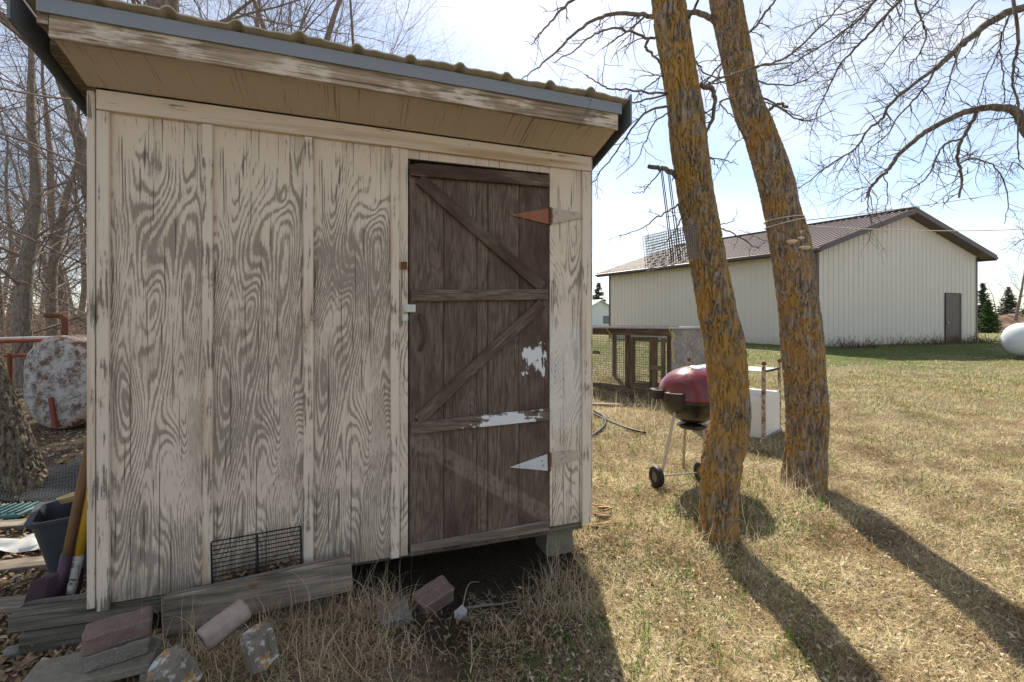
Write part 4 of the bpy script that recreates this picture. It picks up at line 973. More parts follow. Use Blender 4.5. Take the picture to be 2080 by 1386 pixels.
# small far shed with green trim
def far_shed():
    d = 48.0; p = P(1218, 661, d); z0 = g(p.x, d); t = empty('far_shed', (p.x, d, z0), 0.5); tag(t, 'small white metal shed with green trim far behind the hutch', 'shed')
    m = siding_mat('white_siding', (0.62, 0.64, 0.64), False); gr = simple('green_trim', (0.02, 0.12, 0.08), 0.5)
    Wd, Dp, H, Pk = 4.2, 7.0, 2.3, 3.3
    mk('wall', MB().box(-Wd/2, Wd/2, 0, 0.1, 0, H).box(-Wd/2, -Wd/2+0.1, 0.1, Dp, 0, H).box(Wd/2-0.1, Wd/2, 0.1, Dp, 0, H).box(-Wd/2, Wd/2, Dp, Dp+0.1, 0, H), m, t)
    mk('gable', MB().prism([(-Wd/2,0,H),(Wd/2,0,H),(0,0,Pk)], (0,0,0), (0,0.1,0)), m, t)
    for s_ in (-1, 1): mk('roof', MB().prism([(s_*(Wd/2+0.3),-0.3,H-0.14),(0,-0.3,Pk+0.02),(0,-0.3,Pk+0.12),(s_*(Wd/2+0.3),-0.3,H-0.04)], (0,0,0), (0,Dp+0.6,0)), simple('pale_roof', (0.55, 0.60, 0.58), 0.5), t)
    for x in (-Wd/2, Wd/2-0.14): mk('corner_trim', MB().box(x, x+0.14, -0.02, -0.004, 0, H), gr, t)
    wv = mk('window', MB().box(0.5, 1.5, -0.03, -0.005, 0.9, 1.7), gr, t); mk('pane', MB().box(0.58, 1.42, -0.045, -0.032, 0.98, 1.62), simple('window_glass', (0.10, 0.12, 0.13), 0.1, 0, 0.1, 1.0, 0.6), wv)
far_shed()
# propane tank at the right edge
def propane():
    d = 12.9; p = P(2036, 700, d); z0 = g(p.x+1.2, d); t = empty('propane_tank', (p.x+1.40, d, z0), R(8)); tag(t, 'white horizontal propane tank standing on the lawn', 'propane tank')
    m = simple('tank_white', (0.60, 0.64, 0.66), 0.35, 0, 0.06, 2.0, 0.5); r = 0.47; L = 2.6; zc = 0.56
    prof = [(0.0, -L/2)] + [(r*math.sin(R(a)), -L/2+0.30*(1-math.cos(R(a)))) for a in (15,30,45,60,75,90)] + [(r*math.sin(R(a)), L/2-0.30*(1-math.cos(R(a)))) for a in (90,75,60,45,30,15)] + [(0, L/2)]
    mk('body', MB().lathe(prof, 32), m, t, (0, 0, zc), smooth=True, rot=(0, R(90), 0))
    mk('dome', MB().lathe([(0.16,-0.1),(0.16,0.14),(0.12,0.20),(0,0.22)], 20), m, t, (0, 0, zc+r), smooth=True)
    for x in (-0.7, 0.7): mk('foot', MB().box(x-0.06, x+0.06, -0.3, 0.3, -0.02, zc-r+0.10), M['block'], t)
propane()
# gravel lane and earth bank beyond the lawn
xs_r = np.linspace(14, 140, 60); mb = MB()
for x in xs_r:
    for dy in (0, 3.4):
        y = 60 + 0.03*x + dy; mb.v.append((x, y, g(x, y)+0.02))
mb.f = [(2*i, 2*i+2, 2*i+3, 2*i+1) for i in range(len(xs_r)-1)]
tag(mk('gravel_lane', mb, simple('lane_gravel', (0.40, 0.33, 0.28), 0.95, 0, 0.25, 0.6, 0.1), None), 'pale gravel lane crossing beyond the lawn', kind='structure')
def mound():
    mb = MB(); n1, n2 = 40, 16; cx, cy = 86.0, 74.0
    for j in range(n2+1):
        for i in range(n1+1):
            x = cx - 20 + 40*i/n1; y = cy - 5 + 10*j/n2; h = 3.0*max(0, 1-((x-cx)/20)**2)*max(0, 1-((y-cy)/5)**2)**0.7
            h *= 0.75+0.5*mnoise.noise(Vector((x*0.3, y*0.4, 0))); mb.v.append((x, y, g(x, y)-0.05+h))
    mb.f = [(j*(n1+1)+i, j*(n1+1)+i+1, (j+1)*(n1+1)+i+1, (j+1)*(n1+1)+i) for j in range(n2) for i in range(n1)]
    tag(mk('earth_bank', mb, simple('brown_earth', (0.20, 0.135, 0.095), 0.95, 0, 0.55, 0.8, 0.1, 0.5), None, smooth=True), 'bank of brown earth beyond the gravel lane', kind='structure')
mound()

# ------------------------------------------------------------------ trees
def wiggle_path(p, d, L, n, wig, grav, rg):
    pts = [p.copy()]; d = d.normalized(); st = L/n
    for _ in range(n):
        d = (d + Vector((rg.gauss(0,wig), rg.gauss(0,wig), rg.gauss(0,wig)+grav))).normalized(); pts.append(pts[-1] + d*st)
    return pts
def grow(mb, p, d, L, r, lvl, rg, pr):
    n = 5 if lvl >= 2 else 4
    pts = wiggle_path(p, d, L, n, pr['wig'], pr['grav'], rg)
    tip = r*(0.45 if lvl else 0.3)
    mb.tube(pts, [lerp(r, tip, i/n) for i in range(n+1)], 6 if r > 0.02 else (4 if r > 0.006 else 3), False)
    if lvl == 0: return
    kids = pr['kids'][lvl]
    for k in range(kids):
        t = rg.uniform(0.25, 1.0); i = min(n-1, int(t*n)); q = lerp(pts[i], pts[i+1], t*n-i)
        ax = (pts[i+1]-pts[i]).normalized(); sd_ = ax.orthogonal(); sd_.rotate(Matrix.Rotation(rg.uniform(0, 6.283), 3, ax))
        an = rg.uniform(*pr['ang']); nd = ax*math.cos(an) + sd_*math.sin(an)
        grow(mb, q, nd, L*rg.uniform(0.45, 0.75), lerp(r, tip, t)*rg.uniform(0.45, 0.7), lvl-1, rg, pr)
    grow(mb, pts[-1], (pts[-1]-pts[-2]), L*0.6, tip, lvl-1, rg, pr)
def bark_tube(path, rad, sides, step, amp, k=42.0, kz=8.0, flare=0.0):
    path = catmull(path, 10)
    cum = [0.0]
    for i in range(1, len(path)): cum.append(cum[-1] + (path[i]-path[i-1]).length)
    Ltot = cum[-1]; n = int(Ltot/step); mb = MB(); j = 0; ups = None
    rs = catmull([Vector((r, 0, 0)) for r in rad], 10)
    for i in range(n+1):
        s_ = Ltot*i/n
        while j < len(cum)-2 and cum[j+1] < s_: j += 1
        t = (s_-cum[j])/max(1e-9, cum[j+1]-cum[j]); p = lerp(path[j], path[j+1], t); r = lerp(rs[j].x, rs[j+1].x, t)
        r += flare*math.exp(-s_/0.10)
        ax = (path[j+1]-path[j]).normalized()
        if ups is None: ups = ax.orthogonal().normalized()
        ups = (ups - ax*ups.dot(ax)).normalized(); sd_ = ax.cross(ups)
        for q in range(sides):
            a = 2*math.pi*q/sides; dr = ups*math.cos(a) + sd_*math.sin(a)
            base = p + dr*r; nv = Vector((base.x*k, base.y*k, base.z*kz))
            h = min(1.0, abs(mnoise.noise(nv + Vector((0, 0, 1.5*mnoise.noise(nv*0.5)))))*4.5); h2 = mnoise.noise(nv*2.3 + Vector((5, 5, 5)))
            big = mnoise.noise(Vector((base.x*4, base.y*4, base.z*2.2)))
            mb.v.append(tuple(base + dr*(amp*(0.85*h + 0.22*h2) - amp*0.75 + big*amp*0.6)))
    for i in range(n):
        for q in range(sides):
            a = i*sides+q; b_ = i*sides+(q+1) % sides; mb.f.append((a, b_, b_+sides, a+sides))
    mb.f.append(tuple(n*sides+q for q in range(sides)))
    return mb
def limb(mb, pts, r0, r1, rg, twigs=6, tl=0.28, droop=-0.03, sub=5):
    q = catmull(pts, sub); m = len(q)
    q = [p + Vector((rg.gauss(0,.004), rg.gauss(0,.004), rg.gauss(0,.004))) if 0 < i < m-1 else p for i, p in enumerate(q)]
    rads = [lerp(r0, r1, i/(m-1)) for i in range(m)]
    mb.tube(q, rads, 8 if r0 > 0.012 else 5, True)
    for _ in range(twigs):
        t = rg.uniform(0.12, 0.98); i = min(m-2, int(t*(m-1))); p = lerp(q[i], q[i+1], t*(m-1)-i); ax = (q[i+1]-q[i]).normalized()
        sd_ = ax.orthogonal(); sd_.rotate(Matrix.Rotation(rg.uniform(0, 6.283), 3, ax)); sd_.y *= 0.6
        nd = ax*rg.uniform(0.4, 0.9) + sd_*rg.uniform(0.5, 1.0)
        r = max(0.0016, min(0.0055, rads[i]*0.5)); L = tl*rg.uniform(0.35, 1.2)
        pp = wiggle_path(p, nd, L, 6, 0.20, droop, rg); mb.tube(pp, [lerp(r, 0.0012, k/6) for k in range(7)], 4, True)
        for _ in range(rg.randint(1, 4)):
            k = rg.randint(1, 5); a2 = (pp[k+1]-pp[k]).normalized(); s2 = a2.orthogonal(); s2.rotate(Matrix.Rotation(rg.uniform(0, 6.283), 3, a2))
            p2 = wiggle_path(pp[k], a2*0.6+s2*0.8, L*rg.uniform(0.25, 0.65), 4, 0.24, 0.0, rg); mb.tube(p2, [lerp(r*0.7, 0.001, z/4) for z in range(5)], 3, True)

def tp(lst, d): return [P(x, y, d + (q[0] if q else 0)) for x, y, *q in lst]
def front_tree(name, label, prof, d, barkm, limbs, seed, rise):
    base = P(prof[0][0], prof[0][1], d); t = empty(name, (base.x, d, g(base.x, d))); tag(t, label, 'tree')
    o = Vector(t.location); path = []; rad = []
    for x, y, wpx in prof: path.append(P(x, y, d) - o); rad.append(wpx/2/F*d)
    path.insert(0, path[0] + Vector((0, 0, -0.22))); rad.insert(0, rad[0]*1.12)
    lastd = (path[-1]-path[-2]).normalized()
    for k in range(1, 4): path.append(path[-1] + (lastd + Vector((0.02*k, 0, 0.15)))*rise/3); rad.append(rad[-1]*0.80)
    mk('trunk', bark_tube(path, rad, 120, 0.012, 0.019, 50.0, 11.0, flare=0.055), barkm, t)
    rg = random.Random(seed); thin = MB(); thick = MB()
    for (pts, r0, r1, tw, *ex) in limbs:
        q = [p_ - o for p_ in tp(pts, d)]
        limb(thick if r0 > 0.0085 else thin, q, r0, r1, rg, tw, ex[0] if ex else 0.26)
    top = MB()
    for k in range(5):
        a = rg.uniform(0, 6.28); grow(top, path[-1-(k % 3)], Vector((math.cos(a)*0.7, math.sin(a)*0.7, 0.9)), rise*0.5, rad[-1]*0.5, 3, rg, {'wig': 0.14, 'grav': 0.02, 'kids': [0, 3, 3, 4], 'ang': (0.4, 0.9)})
    for q in (thin, top): thick.add(q.v, q.f)
    mk('branches', thick, M['limb'], t)
    return t
T1P = [(1457,1098,76),(1459,1040,72),(1462,990,74),(1466,945,77),(1474,900,77),(1483,850,74),(1481,800,76),(1471,700,74),(1457,640,72),(1451,600,71),(1434,510,70),(1417,420,69),(1402,315,68),(1390,212,67),(1374,110,66),(1357,0,66)]
T1L = [
 ([(1345,70),(1318,77),(1280,65,-.1),(1240,58,-.2),(1200,75,-.3),(1165,105,-.35),(1125,128,-.4)], 0.010, 0.003, 7),
 ([(1355,-60),(1240,-40,-.2),(1163,0,-.35),(1130,30,-.4),(1100,65,-.4),(1078,92,-.4)], 0.012, 0.003, 6),
 ([(1318,78),(1311,98),(1328,112),(1345,132),(1347,150),(1330,165),(1310,182),(1288,203)], 0.010, 0.003, 8, 0.2),
 ([(1365,187),(1320,188,-.1),(1280,183,-.2),(1235,180,-.3),(1210,165,-.35),(1188,152,-.4)], 0.008, 0.003, 5),
 ([(1365,190),(1300,205,-.1),(1250,215,-.3),(1205,245,-.45),(1170,262,-.55)], 0.007, 0.002, 6),
 ([(1372,215),(1325,222,-.1),(1292,250,-.2),(1270,282,-.2),(1235,330,-.25),(1203,371,-.3)], 0.009, 0.003, 9, 0.22),
 ([(1372,222),(1332,245,.1),(1312,285,.1),(1291,330,.1),(1252,364,.1)], 0.006, 0.002, 7, 0.2),
 ([(1398,378),(1380,362),(1365,350),(1345,343),(1317,338)], 0.022, 0.014, 1, 0.1),
 ([(1343,344),(1320,375),(1303,392),(1283,391)], 0.005, 0.002, 3, 0.1),
 ([(1395,405),(1362,425,-.05),(1330,445,-.1),(1300,465,-.15),(1258,480,-.2)], 0.007, 0.002, 6, 0.16),
 ([(1397,408),(1384,440),(1370,470),(1350,495),(1325,506)], 0.006, 0.002, 5, 0.14),
 ([(1395,160),(1430,178),(1447,180),(1452,205),(1447,240),(1432,272)], 0.017, 0.010, 4, 0.2),
 ([(1400,190),(1450,165,.1),(1490,150,.2),(1540,135,.3),(1610,128,.4)], 0.010, 0.004, 9, 0.26),
 ([(1400,185),(1440,160,.1),(1470,120,-.1),(1490,70,-.2),(1510,20,-.2)], 0.007, 0.003, 9, 0.28),
 ([(1420,318),(1470,325),(1500,335)], 0.005, 0.002, 3, 0.14), ([(1425,310),(1450,330),(1465,345)], 0.005, 0.002, 2, 0.1),
 ([(1455,462),(1490,475),(1530,500),(1545,504)], 0.006, 0.002, 4, 0.12), ([(1455,456),(1475,455),(1492,447)], 0.004, 0.002, 1, 0.08),
 ([(1385,100),(1415,125,.1),(1435,150,.15),(1480,158,.2),(1530,150,.2)], 0.007, 0.003, 8, 0.26),
 ([(1385,60),(1410,20,-.1),(1425,-20,-.2),(1430,-60,-.2)], 0.010, 0.006, 7, 0.26)]
tree1 = front_tree('lichen_tree', 'slender tree covered in orange lichen, with the wire basket hung on it', T1P, 2.98, M['bark_lichen'], T1L, 11, 2.6)
T2P = [(1630,1005,82),(1632,975,80),(1636,940,78),(1638,900,74),(1639,850,75),(1637,800,75),(1629,700,75),(1619,600,73),(1605,500,74),(1588,430,66),(1575,370,64),(1548,280,60),(1519,212,56),(1500,130,57),(1475,0,59)]
T2L = [
 ([(1470,60),(1440,36),(1410,25),(1370,30,-.1),(1325,33,-.2),(1290,28,-.3),(1240,30,-.4),(1200,45,-.5),(1160,75,-.6),(1130,105,-.7),(1095,135,-.8),(1057,163,-.85)], 0.026, 0.003, 11, 0.35),
 ([(1312,31,-.22),(1280,60,-.4),(1250,80,-.5),(1222,100,-.5)], 0.009, 0.003, 4, 0.25),
 ([(1495,75),(1530,60),(1560,20),(1585,-10)], 0.012, 0.008, 6, 0.3),
 ([(1510,150),(1545,135,-.1),(1600,115,-.2),(1650,70,-.3),(1700,20,-.3),(1740,-30,-.3)], 0.010, 0.005, 14, 0.36),
 ([(1520,160),(1560,170,-.1),(1610,172,-.2),(1655,150,-.3),(1690,118,-.3)], 0.008, 0.003, 9, 0.3),
 ([(1530,200),(1565,205,-.1),(1600,232,-.2),(1640,246,-.3),(1698,222,-.3)], 0.009, 0.003, 9, 0.28),
 ([(1530,205),(1575,215,.1),(1620,235,.2),(1650,248,.2)], 0.007, 0.003, 6, 0.26),
 ([(1515,200),(1480,200),(1462,210),(1475,225),(1495,245),(1502,280)], 0.009, 0.003, 6, 0.2),
 ([(1540,270),(1502,285),(1480,310),(1462,345),(1448,370)], 0.005, 0.002, 5, 0.16),
 ([(1560,225),(1580,212),(1600,218)], 0.014, 0.011, 1, 0.1),
 ([(1595,470),(1560,490),(1530,478),(1500,468)], 0.004, 0.002, 3, 0.12),
 ([(1500,130),(1480,160,-.3),(1440,175,-.4),(1400,180,-.5),(1330,205,-.6)], 0.008, 0.002, 8, 0.26)]
tree2 = front_tree('lichen_tree', 'grey barked leaning tree with orange lichen, bracket fungus and a tied line', T2P, 3.86, M['bark_grey'], T2L, 23, 3.2)
# bracket fungus on the second tree
fm = simple('fungus', (0.62, 0.47, 0.33), 0.8, 0, 0.25, 30.0)
for k, (x, y, r) in enumerate(((1632, 503, 0.062), (1609, 490, 0.046), (1624, 484, 0.036), (1622, 471, 0.028))):
    p = P(x, y, 3.86-0.125)
    mb = MB(); n = 14; vs = []
    for rr_, z in ((1.0, 0.0), (0.95, 0.006), (0.6, 0.010), (0.02, 0.016), (0.96, -0.006), (0.6, -0.02), (0.02, -0.03)):
        for q in range(n): a = 2*math.pi*q/n; vs.append((rr_*r*math.cos(a)*(1+0.12*math.sin(3*a+k)), rr_*r*math.sin(a)*0.8, z))
    fs = [(i*n+q, i*n+(q+1) % n, (i+1)*n+(q+1) % n, (i+1)*n+q) for i in (0, 1, 2) for q in range(n)] + [((i+1)*n+q, (i+1)*n+(q+1) % n, i*n+(q+1) % n, i*n+q) for i in (4, 5) for q in range(n)] + [(4*n+q, 4*n+(q+1) % n, (q+1) % n, q) for q in range(n)]
    mb.add(vs, fs); mk('bracket_fungus', mb, fm, tree2, p - Vector(tree2.location), smooth=True)
# tied line round the second tree, clotheslines to the right
def cord_thing(name, pts, r, mat, label, cat): return tag(mk(name, MB().tube(pts, r, 5), mat, None, smooth=True), label, cat)
rope = simple('pale_rope', (0.50, 0.46, 0.38), 0.8)
def trunk_at(prof, y):
    for i in range(len(prof)-1):
        if prof[i][1] >= y >= prof[i+1][1]:
            t = (prof[i][1]-y)/(prof[i][1]-prof[i+1][1]); return lerp(prof[i][0], prof[i+1][0], t), lerp(prof[i][2], prof[i+1][2], t)
def loop(y, tilt):
    cx, wpx = trunk_at(T2P, y); c = P(cx, y, 3.86); r = wpx/2/F*3.86+0.006
    return [c + Vector((r*math.cos(a), r*math.sin(a), tilt*math.cos(a)*r)) for a in [2*math.pi*k/28 for k in range(29)]]
cord_thing('rope_loop', loop(447, 0.10), 0.005, rope, 'pale rope ring round the leaning tree, upper of two', 'rope'); 
cord_thing('rope_loop', loop(455, 0.22), 0.005, rope, 'pale rope ring round the leaning tree, lower of two', 'rope')
def sag(a, b, s_, n=24): return [lerp(a, b, k/n) - Vector((0, 0, s_*4*(k/n)*(1-k/n))) for k in range(n+1)]
cord_thing('clothesline', sag(P(1618, 450, 3.86), P(2230, 352, 7.5), 0.06), 0.0045, rope, 'line running up from the leaning tree past the barn peak', 'line')
cord_thing('clothesline', sag(P(1618, 458, 3.86), P(2250, 448, 7.5), 0.10), 0.0045, rope, 'line running level from the leaning tree across the barn gable', 'line')
# wire basket on the first tree, with its hanging wires
bk = empty('wire_basket', P(1370, 552, 2.74)); tag(bk, 'flat wire mesh basket hung from a branch stub by two long wires', 'basket'); bo = Vector(bk.location)
q = [P(1312,480,2.70)-bo, P(1424,449,2.78)-bo, P(1319,551,2.70)-bo, P(1426,524,2.78)-bo]
mb = MB(); grid_wire(mb, q[2], q[3]-q[2], q[0]-q[2], 22, 13, 0.0018); grid_wire(mb, q[2]+Vector((0,.07,0.01)), q[3]-q[2], q[0]-q[2], 22, 13, 0.0018)
for k in range(12): a = lerp(q[2], q[3], k/11); mb.tube([a, a+Vector((0,.07,0.01))], 0.0018, 3, False)
mk('mesh', mb, M['wire'], bk)
for (x0, y0), (x1, y1) in (((1342,343),(1365,532)), ((1345,343),(1369,530)), ((1357,352),(1378,528)), ((1360,352),(1383,526))):
    mk('hanger_wire', MB().tube([P(x0, y0, 2.90)-bo, P(x1, y1, 2.73)-bo], 0.0032, 5), M['black'], bk)
mk('hanger_rung', MB().tube([P(1354,441,2.82)-bo, P(1371,438,2.82)-bo], 0.002, 4), M['black'], bk)

# tree at the right whose limbs hang into view; its trunk stands outside the frame
def right_tree():
    d = 4.6; tx = P(2290, 661, d).x; t = empty('overhanging_tree', (tx, d, g(tx, d))); tag(t, 'tree with long drooping bare limbs hanging over the lawn before the barn', 'tree'); o = Vector(t.location)
    mk('trunk', bark_tube([Vector((0,0,-0.2)), Vector((0.02,0,1.2)), Vector((-0.05,0.05,2.6)), Vector((-0.02,0.1,4.2)), Vector((0.1,0.1,6.0))], [0.22,0.18,0.16,0.13,0.08], 48, 0.03, 0.02, flare=0.06), M['bark_grey'], t)
    rg = random.Random(5); thick = MB(); thin = MB()
    L = [([(2285,60),(2200,20),(2120,8),(2051,24),(2012,45),(1982,67),(1951,94),(1921,121),(1897,142)], 0.045, 0.024, 10, 0.4),
      ([(1897,142),(1857,170),(1809,212),(1794,239),(1764,264),(1736,303),(1676,342),(1630,379),(1612,379)], 0.018, 0.003, 22, 0.36),
      ([(1897,142),(1885,170),(1854,206),(1821,242),(1803,273),(1770,300),(1745,335)], 0.012, 0.003, 14, 0.32),
      ([(1951,94),(1935,140),(1925,178),(1915,215),(1897,255)], 0.009, 0.003, 8, 0.3),
      ([(2290,330),(2180,300),(2105,285),(2080,258),(2067,230),(2045,220),(2015,218),(1985,223),(1948,232),(1903,255),(1864,279),(1827,315),(1806,342),(1785,364),(1767,382),(1760,402)], 0.050, 0.010, 14, 0.4),
      ([(1985,227),(1970,255),(1955,282),(1945,318),(1951,348),(1954,370),(1948,402)], 0.019, 0.010, 10, 0.3),
      ([(1955,282),(1925,290),(1905,310),(1893,345),(1870,372),(1840,390),(1825,410)], 0.011, 0.003, 10, 0.28),
      ([(1945,335),(1965,325),(1995,325),(2020,340),(2040,370),(2048,420),(2040,455)], 0.010, 0.003, 12, 0.28),
      ([(1785,364),(1768,385),(1762,420),(1770,455),(1762,495)], 0.008, 0.003, 8, 0.25),
      ([(1795,355),(1802,385),(1800,420),(1790,440)], 0.006, 0.002, 5, 0.2), ([(1775,378),(1740,385),(1710,400),(1680,418)], 0.006, 0.002, 6, 0.22),
      ([(2080,-60),(2060,0),(2068,76),(2060,130),(2057,173),(2067,209),(2067,291),(2073,330)], 0.016, 0.004, 12, 0.28),
      ([(2052,30),(2035,70),(2030,100),(2015,135),(2000,165),(1988,210),(1985,250)], 0.009, 0.003, 10, 0.25),
      ([(2030,100),(2035,140),(2040,190),(2035,225),(2010,300)], 0.008, 0.002, 8, 0.25),
      ([(2240,-150),(2000,-90),(1850,-20),(1830,0),(1773,60),(1736,100),(1706,133),(1682,182),(1664,218),(1645,276)], 0.020, 0.003, 26, 0.36),
      ([(2240,-160),(1980,-110),(1800,-15),(1745,40),(1690,80),(1640,110),(1600,135),(1550,150)], 0.016, 0.003, 26, 0.36),
      ([(1800,-15),(1725,25),(1670,35),(1620,55),(1592,58)], 0.008, 0.002, 12, 0.32),
      ([(1900,-60),(1860,0),(1873,40),(1880,70),(1868,110),(1850,130),(1845,165)], 0.012, 0.003, 14, 0.3),
      ([(1950,-60),(1900,10),(1850,60),(1815,105),(1790,140),(1775,145)], 0.009, 0.003, 16, 0.3),
      ([(2100,-60),(1990,0),(1960,40),(1940,60),(1925,90)], 0.009, 0.003, 12, 0.3),
      ([(1860,-60),(1780,0),(1720,60),(1660,120),(1620,150),(1560,155)], 0.008, 0.002, 18, 0.34),
      ([(2090,350),(2060,330),(2050,345),(2030,380)], 0.006, 0.002, 6, 0.2), ([(2110,470),(2080,485),(2060,500)], 0.006, 0.002, 4, 0.2)]
    for k, (pts, r0, r1, tw, tl) in enumerate(L):
        dd = d + ((k*37) % 11 - 5)*0.06 if k > 1 else d
        limb(thick if r0 > 0.0085 else thin, [p_-o for p_ in tp(pts, dd)], r0, r1, rg, int(tw*1.9), tl*1.15, -0.03)
    for k in range(4):
        a = rg.uniform(-1, 1); grow(thick, Vector((0, 0.1, 3.5+k*0.7)), Vector((math.cos(a), math.sin(a), 0.6)), 2.2, 0.05, 3, rg, {'wig': 0.16, 'grav': -0.02, 'kids': [0, 3, 3, 4], 'ang': (0.4, 0.9)})
    thick.add(thin.v, thin.f); mk('limbs', thick, M['limb'], t)
right_tree()
# leaning trunk at the left edge
def left_tree():
    d = 3.7; b = P(64, 1000, d); t = empty('mossy_tree', (b.x, d, g(b.x, d))); tag(t, 'rough barked tree leaning away beside the grey tub', 'tree'); o = Vector(t.location)
    prof = [(62,1005,66),(33,925,63),(9,860,62),(-14,800,61),(-37,740,60),(-74,640,58),(-112,540,56)]
    path = [P(x, y, d)-o for x, y, w_ in prof]; path.insert(0, path[0]+Vector((0.03,0,-0.3))); rad = [w_/2/F*d for x, y, w_ in prof]; rad.insert(0, rad[0]*1.15)
    for k in range(4): path.append(path[-1]+Vector((-0.42,0.10,1.0))); rad.append(rad[-1]*0.82)
    mk('trunk', bark_tube(path, rad, 72, 0.02, 0.026, 34.0, 9.0, 0.05), M['bark_left'], t); rg = random.Random(8); mb = MB()
    for k in range(5): a = rg.uniform(1.6, 4.7); grow(mb, path[-1-(k % 2)], Vector((math.cos(a), math.sin(a), 1.2)), 1.6, 0.04, 3, rg, {'wig': 0.15, 'grav': 0.01, 'kids': [0, 3, 4, 4], 'ang': (0.4, 0.9)})
    mk('crown', mb, M['twig'], t)
left_tree()
# bare woods behind and left of the shed: a few kinds, copied
def woods_tree(seed, H, r, lean, kids):
    rg = random.Random(seed); tr = MB(); cr_ = MB(); pr = {'wig': 0.11, 'grav': 0.03, 'kids': kids, 'ang': (0.45, 1.0)}
    n = 12; pts = [Vector((0,0,-0.3))]; d = Vector((lean, 0, 1)).normalized()
    for _ in range(n): d = (d + Vector((rg.gauss(0,.05), rg.gauss(0,.05), 0.05))).normalized(); pts.append(pts[-1]+d*(H*0.8/n))
    rads = [lerp(r*1.15, r*0.35, i/n) for i in range(n+1)]; tr.tube(catmull(pts, 3), [lerp(r*1.15, r*0.35, i/(3*n)) for i in range(3*n+1)], 14)
    for k in range(20):
        t = rg.uniform(0.16, 0.95); i = min(n-1, int(t*n)); a = rg.uniform(0, 6.283); up = lerp(0.25, 1.1, t)
        grow(cr_, lerp(pts[i], pts[i+1], t*n-i), Vector((math.cos(a), math.sin(a), up)), H*0.30*(1.15-t*0.55), rads[i]*rg.uniform(0.10, 0.24), 3, rg, pr)
    grow(cr_, pts[-1], d, H*0.28, rads[-1], 3, rg, pr)
    return tr.mesh('trunk', True), cr_.mesh('crown')
thick_kind = woods_tree(41, 12.0, 0.36, 0.02, [0,4,5,5])
kinds = [woods_tree(31, 9.5, 0.135, 0.0, [0,4,4,4]), woods_tree(32, 8.0, 0.11, 0.10, [0,4,4,5]), woods_tree(33, 11.0, 0.20, -0.04, [0,4,4,5]), woods_tree(34, 6.5, 0.07, -0.15, [0,4,4,5]), thick_kind]
for tm, cm_ in kinds: tm.materials.append(M['woods']); cm_.materials.append(M['twig'])
spots = [  # pixel column, distance, kind, scale, turn, own label
 (45, 8.6, 0, 1.0, 0.4, 'straight grey trunk standing behind the oval tank'),
 (98, 10.5, 1, 1.05, 1.2, 'leaning forked tree in the woods right behind the bent vent pipes'),
 (182, 9.6, 3, 1.25, 2.0, 'thin bare tree at the edge of the shed wall'),
 (352, 7.6, 4, 1.0, 0.9, 'thick trunked tree rising behind the shed roof'),
 (640, 8.2, 1, 1.1, 2.6, 'bare tree with upswept twigs over the middle of the shed roof'), (540, 9.0, 1, 1.3, 0.3, None), (230, 9.4, 1, 1.2, 3.9, None), (420, 9.8, 3, 1.7, 2.9, None), (740, 9.6, 3, 1.25, 0.6, None), (-60, 9.5, 2, 0.9, 0.2, None), (130, 14.0, 0, 1.0, 3.3, None), (10, 13.0, 1, 1.1, 4.0, None),
 (160, 18.0, 1, 1.0, 5.1, None), (60, 17.0, 3, 1.4, 0.7, None), (110, 21.0, 0, 1.0, 1.7, None), (20, 22.0, 2, 0.9, 2.2, None), (190, 23.0, 3, 1.5, 3.0, None), (240, 13.5, 1, 1.05, 4.4, None),
 (470, 11.5, 0, 1.0, 5.0, None), (560, 13.0, 3, 1.4, 1.0, None), (-170, 12.0, 0, 1.0, 2.4, None), (-260, 16.0, 2, 0.9, 1.0, None), (-120, 20.0, 1, 1.1, 3.0, None), (330, 19.0, 0, 1.0, 0.3, None), (80, 27.0, 1, 1.1, 0.9, None), (150, 30.0, 0, 1.0, 1.9, None), (0, 29.0, 0, 1.1, 4.9, None)]
for px_, d, k, s_, rz, lb in spots:
    p = P(px_, 661, d); t = empty('woods_tree', (p.x, d, g(p.x, d)), rz); t.scale = (s_, s_, s_)
    tag(t, lb or 'bare grey tree among the crowded woods beyond the tank and shed', 'tree', None if lb else 'bare trees of the woods behind the shed')
    link('trunk', kinds[k][0], None, t); link('crown', kinds[k][1], None, t)
def thicket():
    rg = random.Random(77); mb = MB()
    for _ in range(2600):
        d = rg.uniform(8.5, 30); px_ = rg.uniform(-420, 330); p = P(px_, 661, d); z = g(p.x, d); L = rg.uniform(0.6, 2.2); r = rg.uniform(0.003, 0.009)*(0.6+d/20)
        pts = wiggle_path(Vector((p.x, d, z-0.05)), Vector((rg.gauss(0,.45), rg.gauss(0,.45), 1)), L, 4, 0.18, 0.0, rg); mb.tube(pts, [lerp(r, r*0.3, k/4) for k in range(5)], 3, False)
        for k in (1, 2, 3, 3):
            q = wiggle_path(pts[k], Vector((rg.gauss(0,1), rg.gauss(0,1), rg.uniform(-0.1,.9))), L*rg.uniform(0.25,.5), 3, 0.2, 0.0, rg); mb.tube(q, [lerp(r*.6, r*.2, z_/3) for z_ in range(4)], 3, False)
    tag(mk('thicket', mb, simple('brush_bark', (0.30, 0.225, 0.17), 0.95, 0, 0.4, 0.5, 0.05), None), 'tangled brown brush filling the floor of the woods', kind='stuff')
thicket()
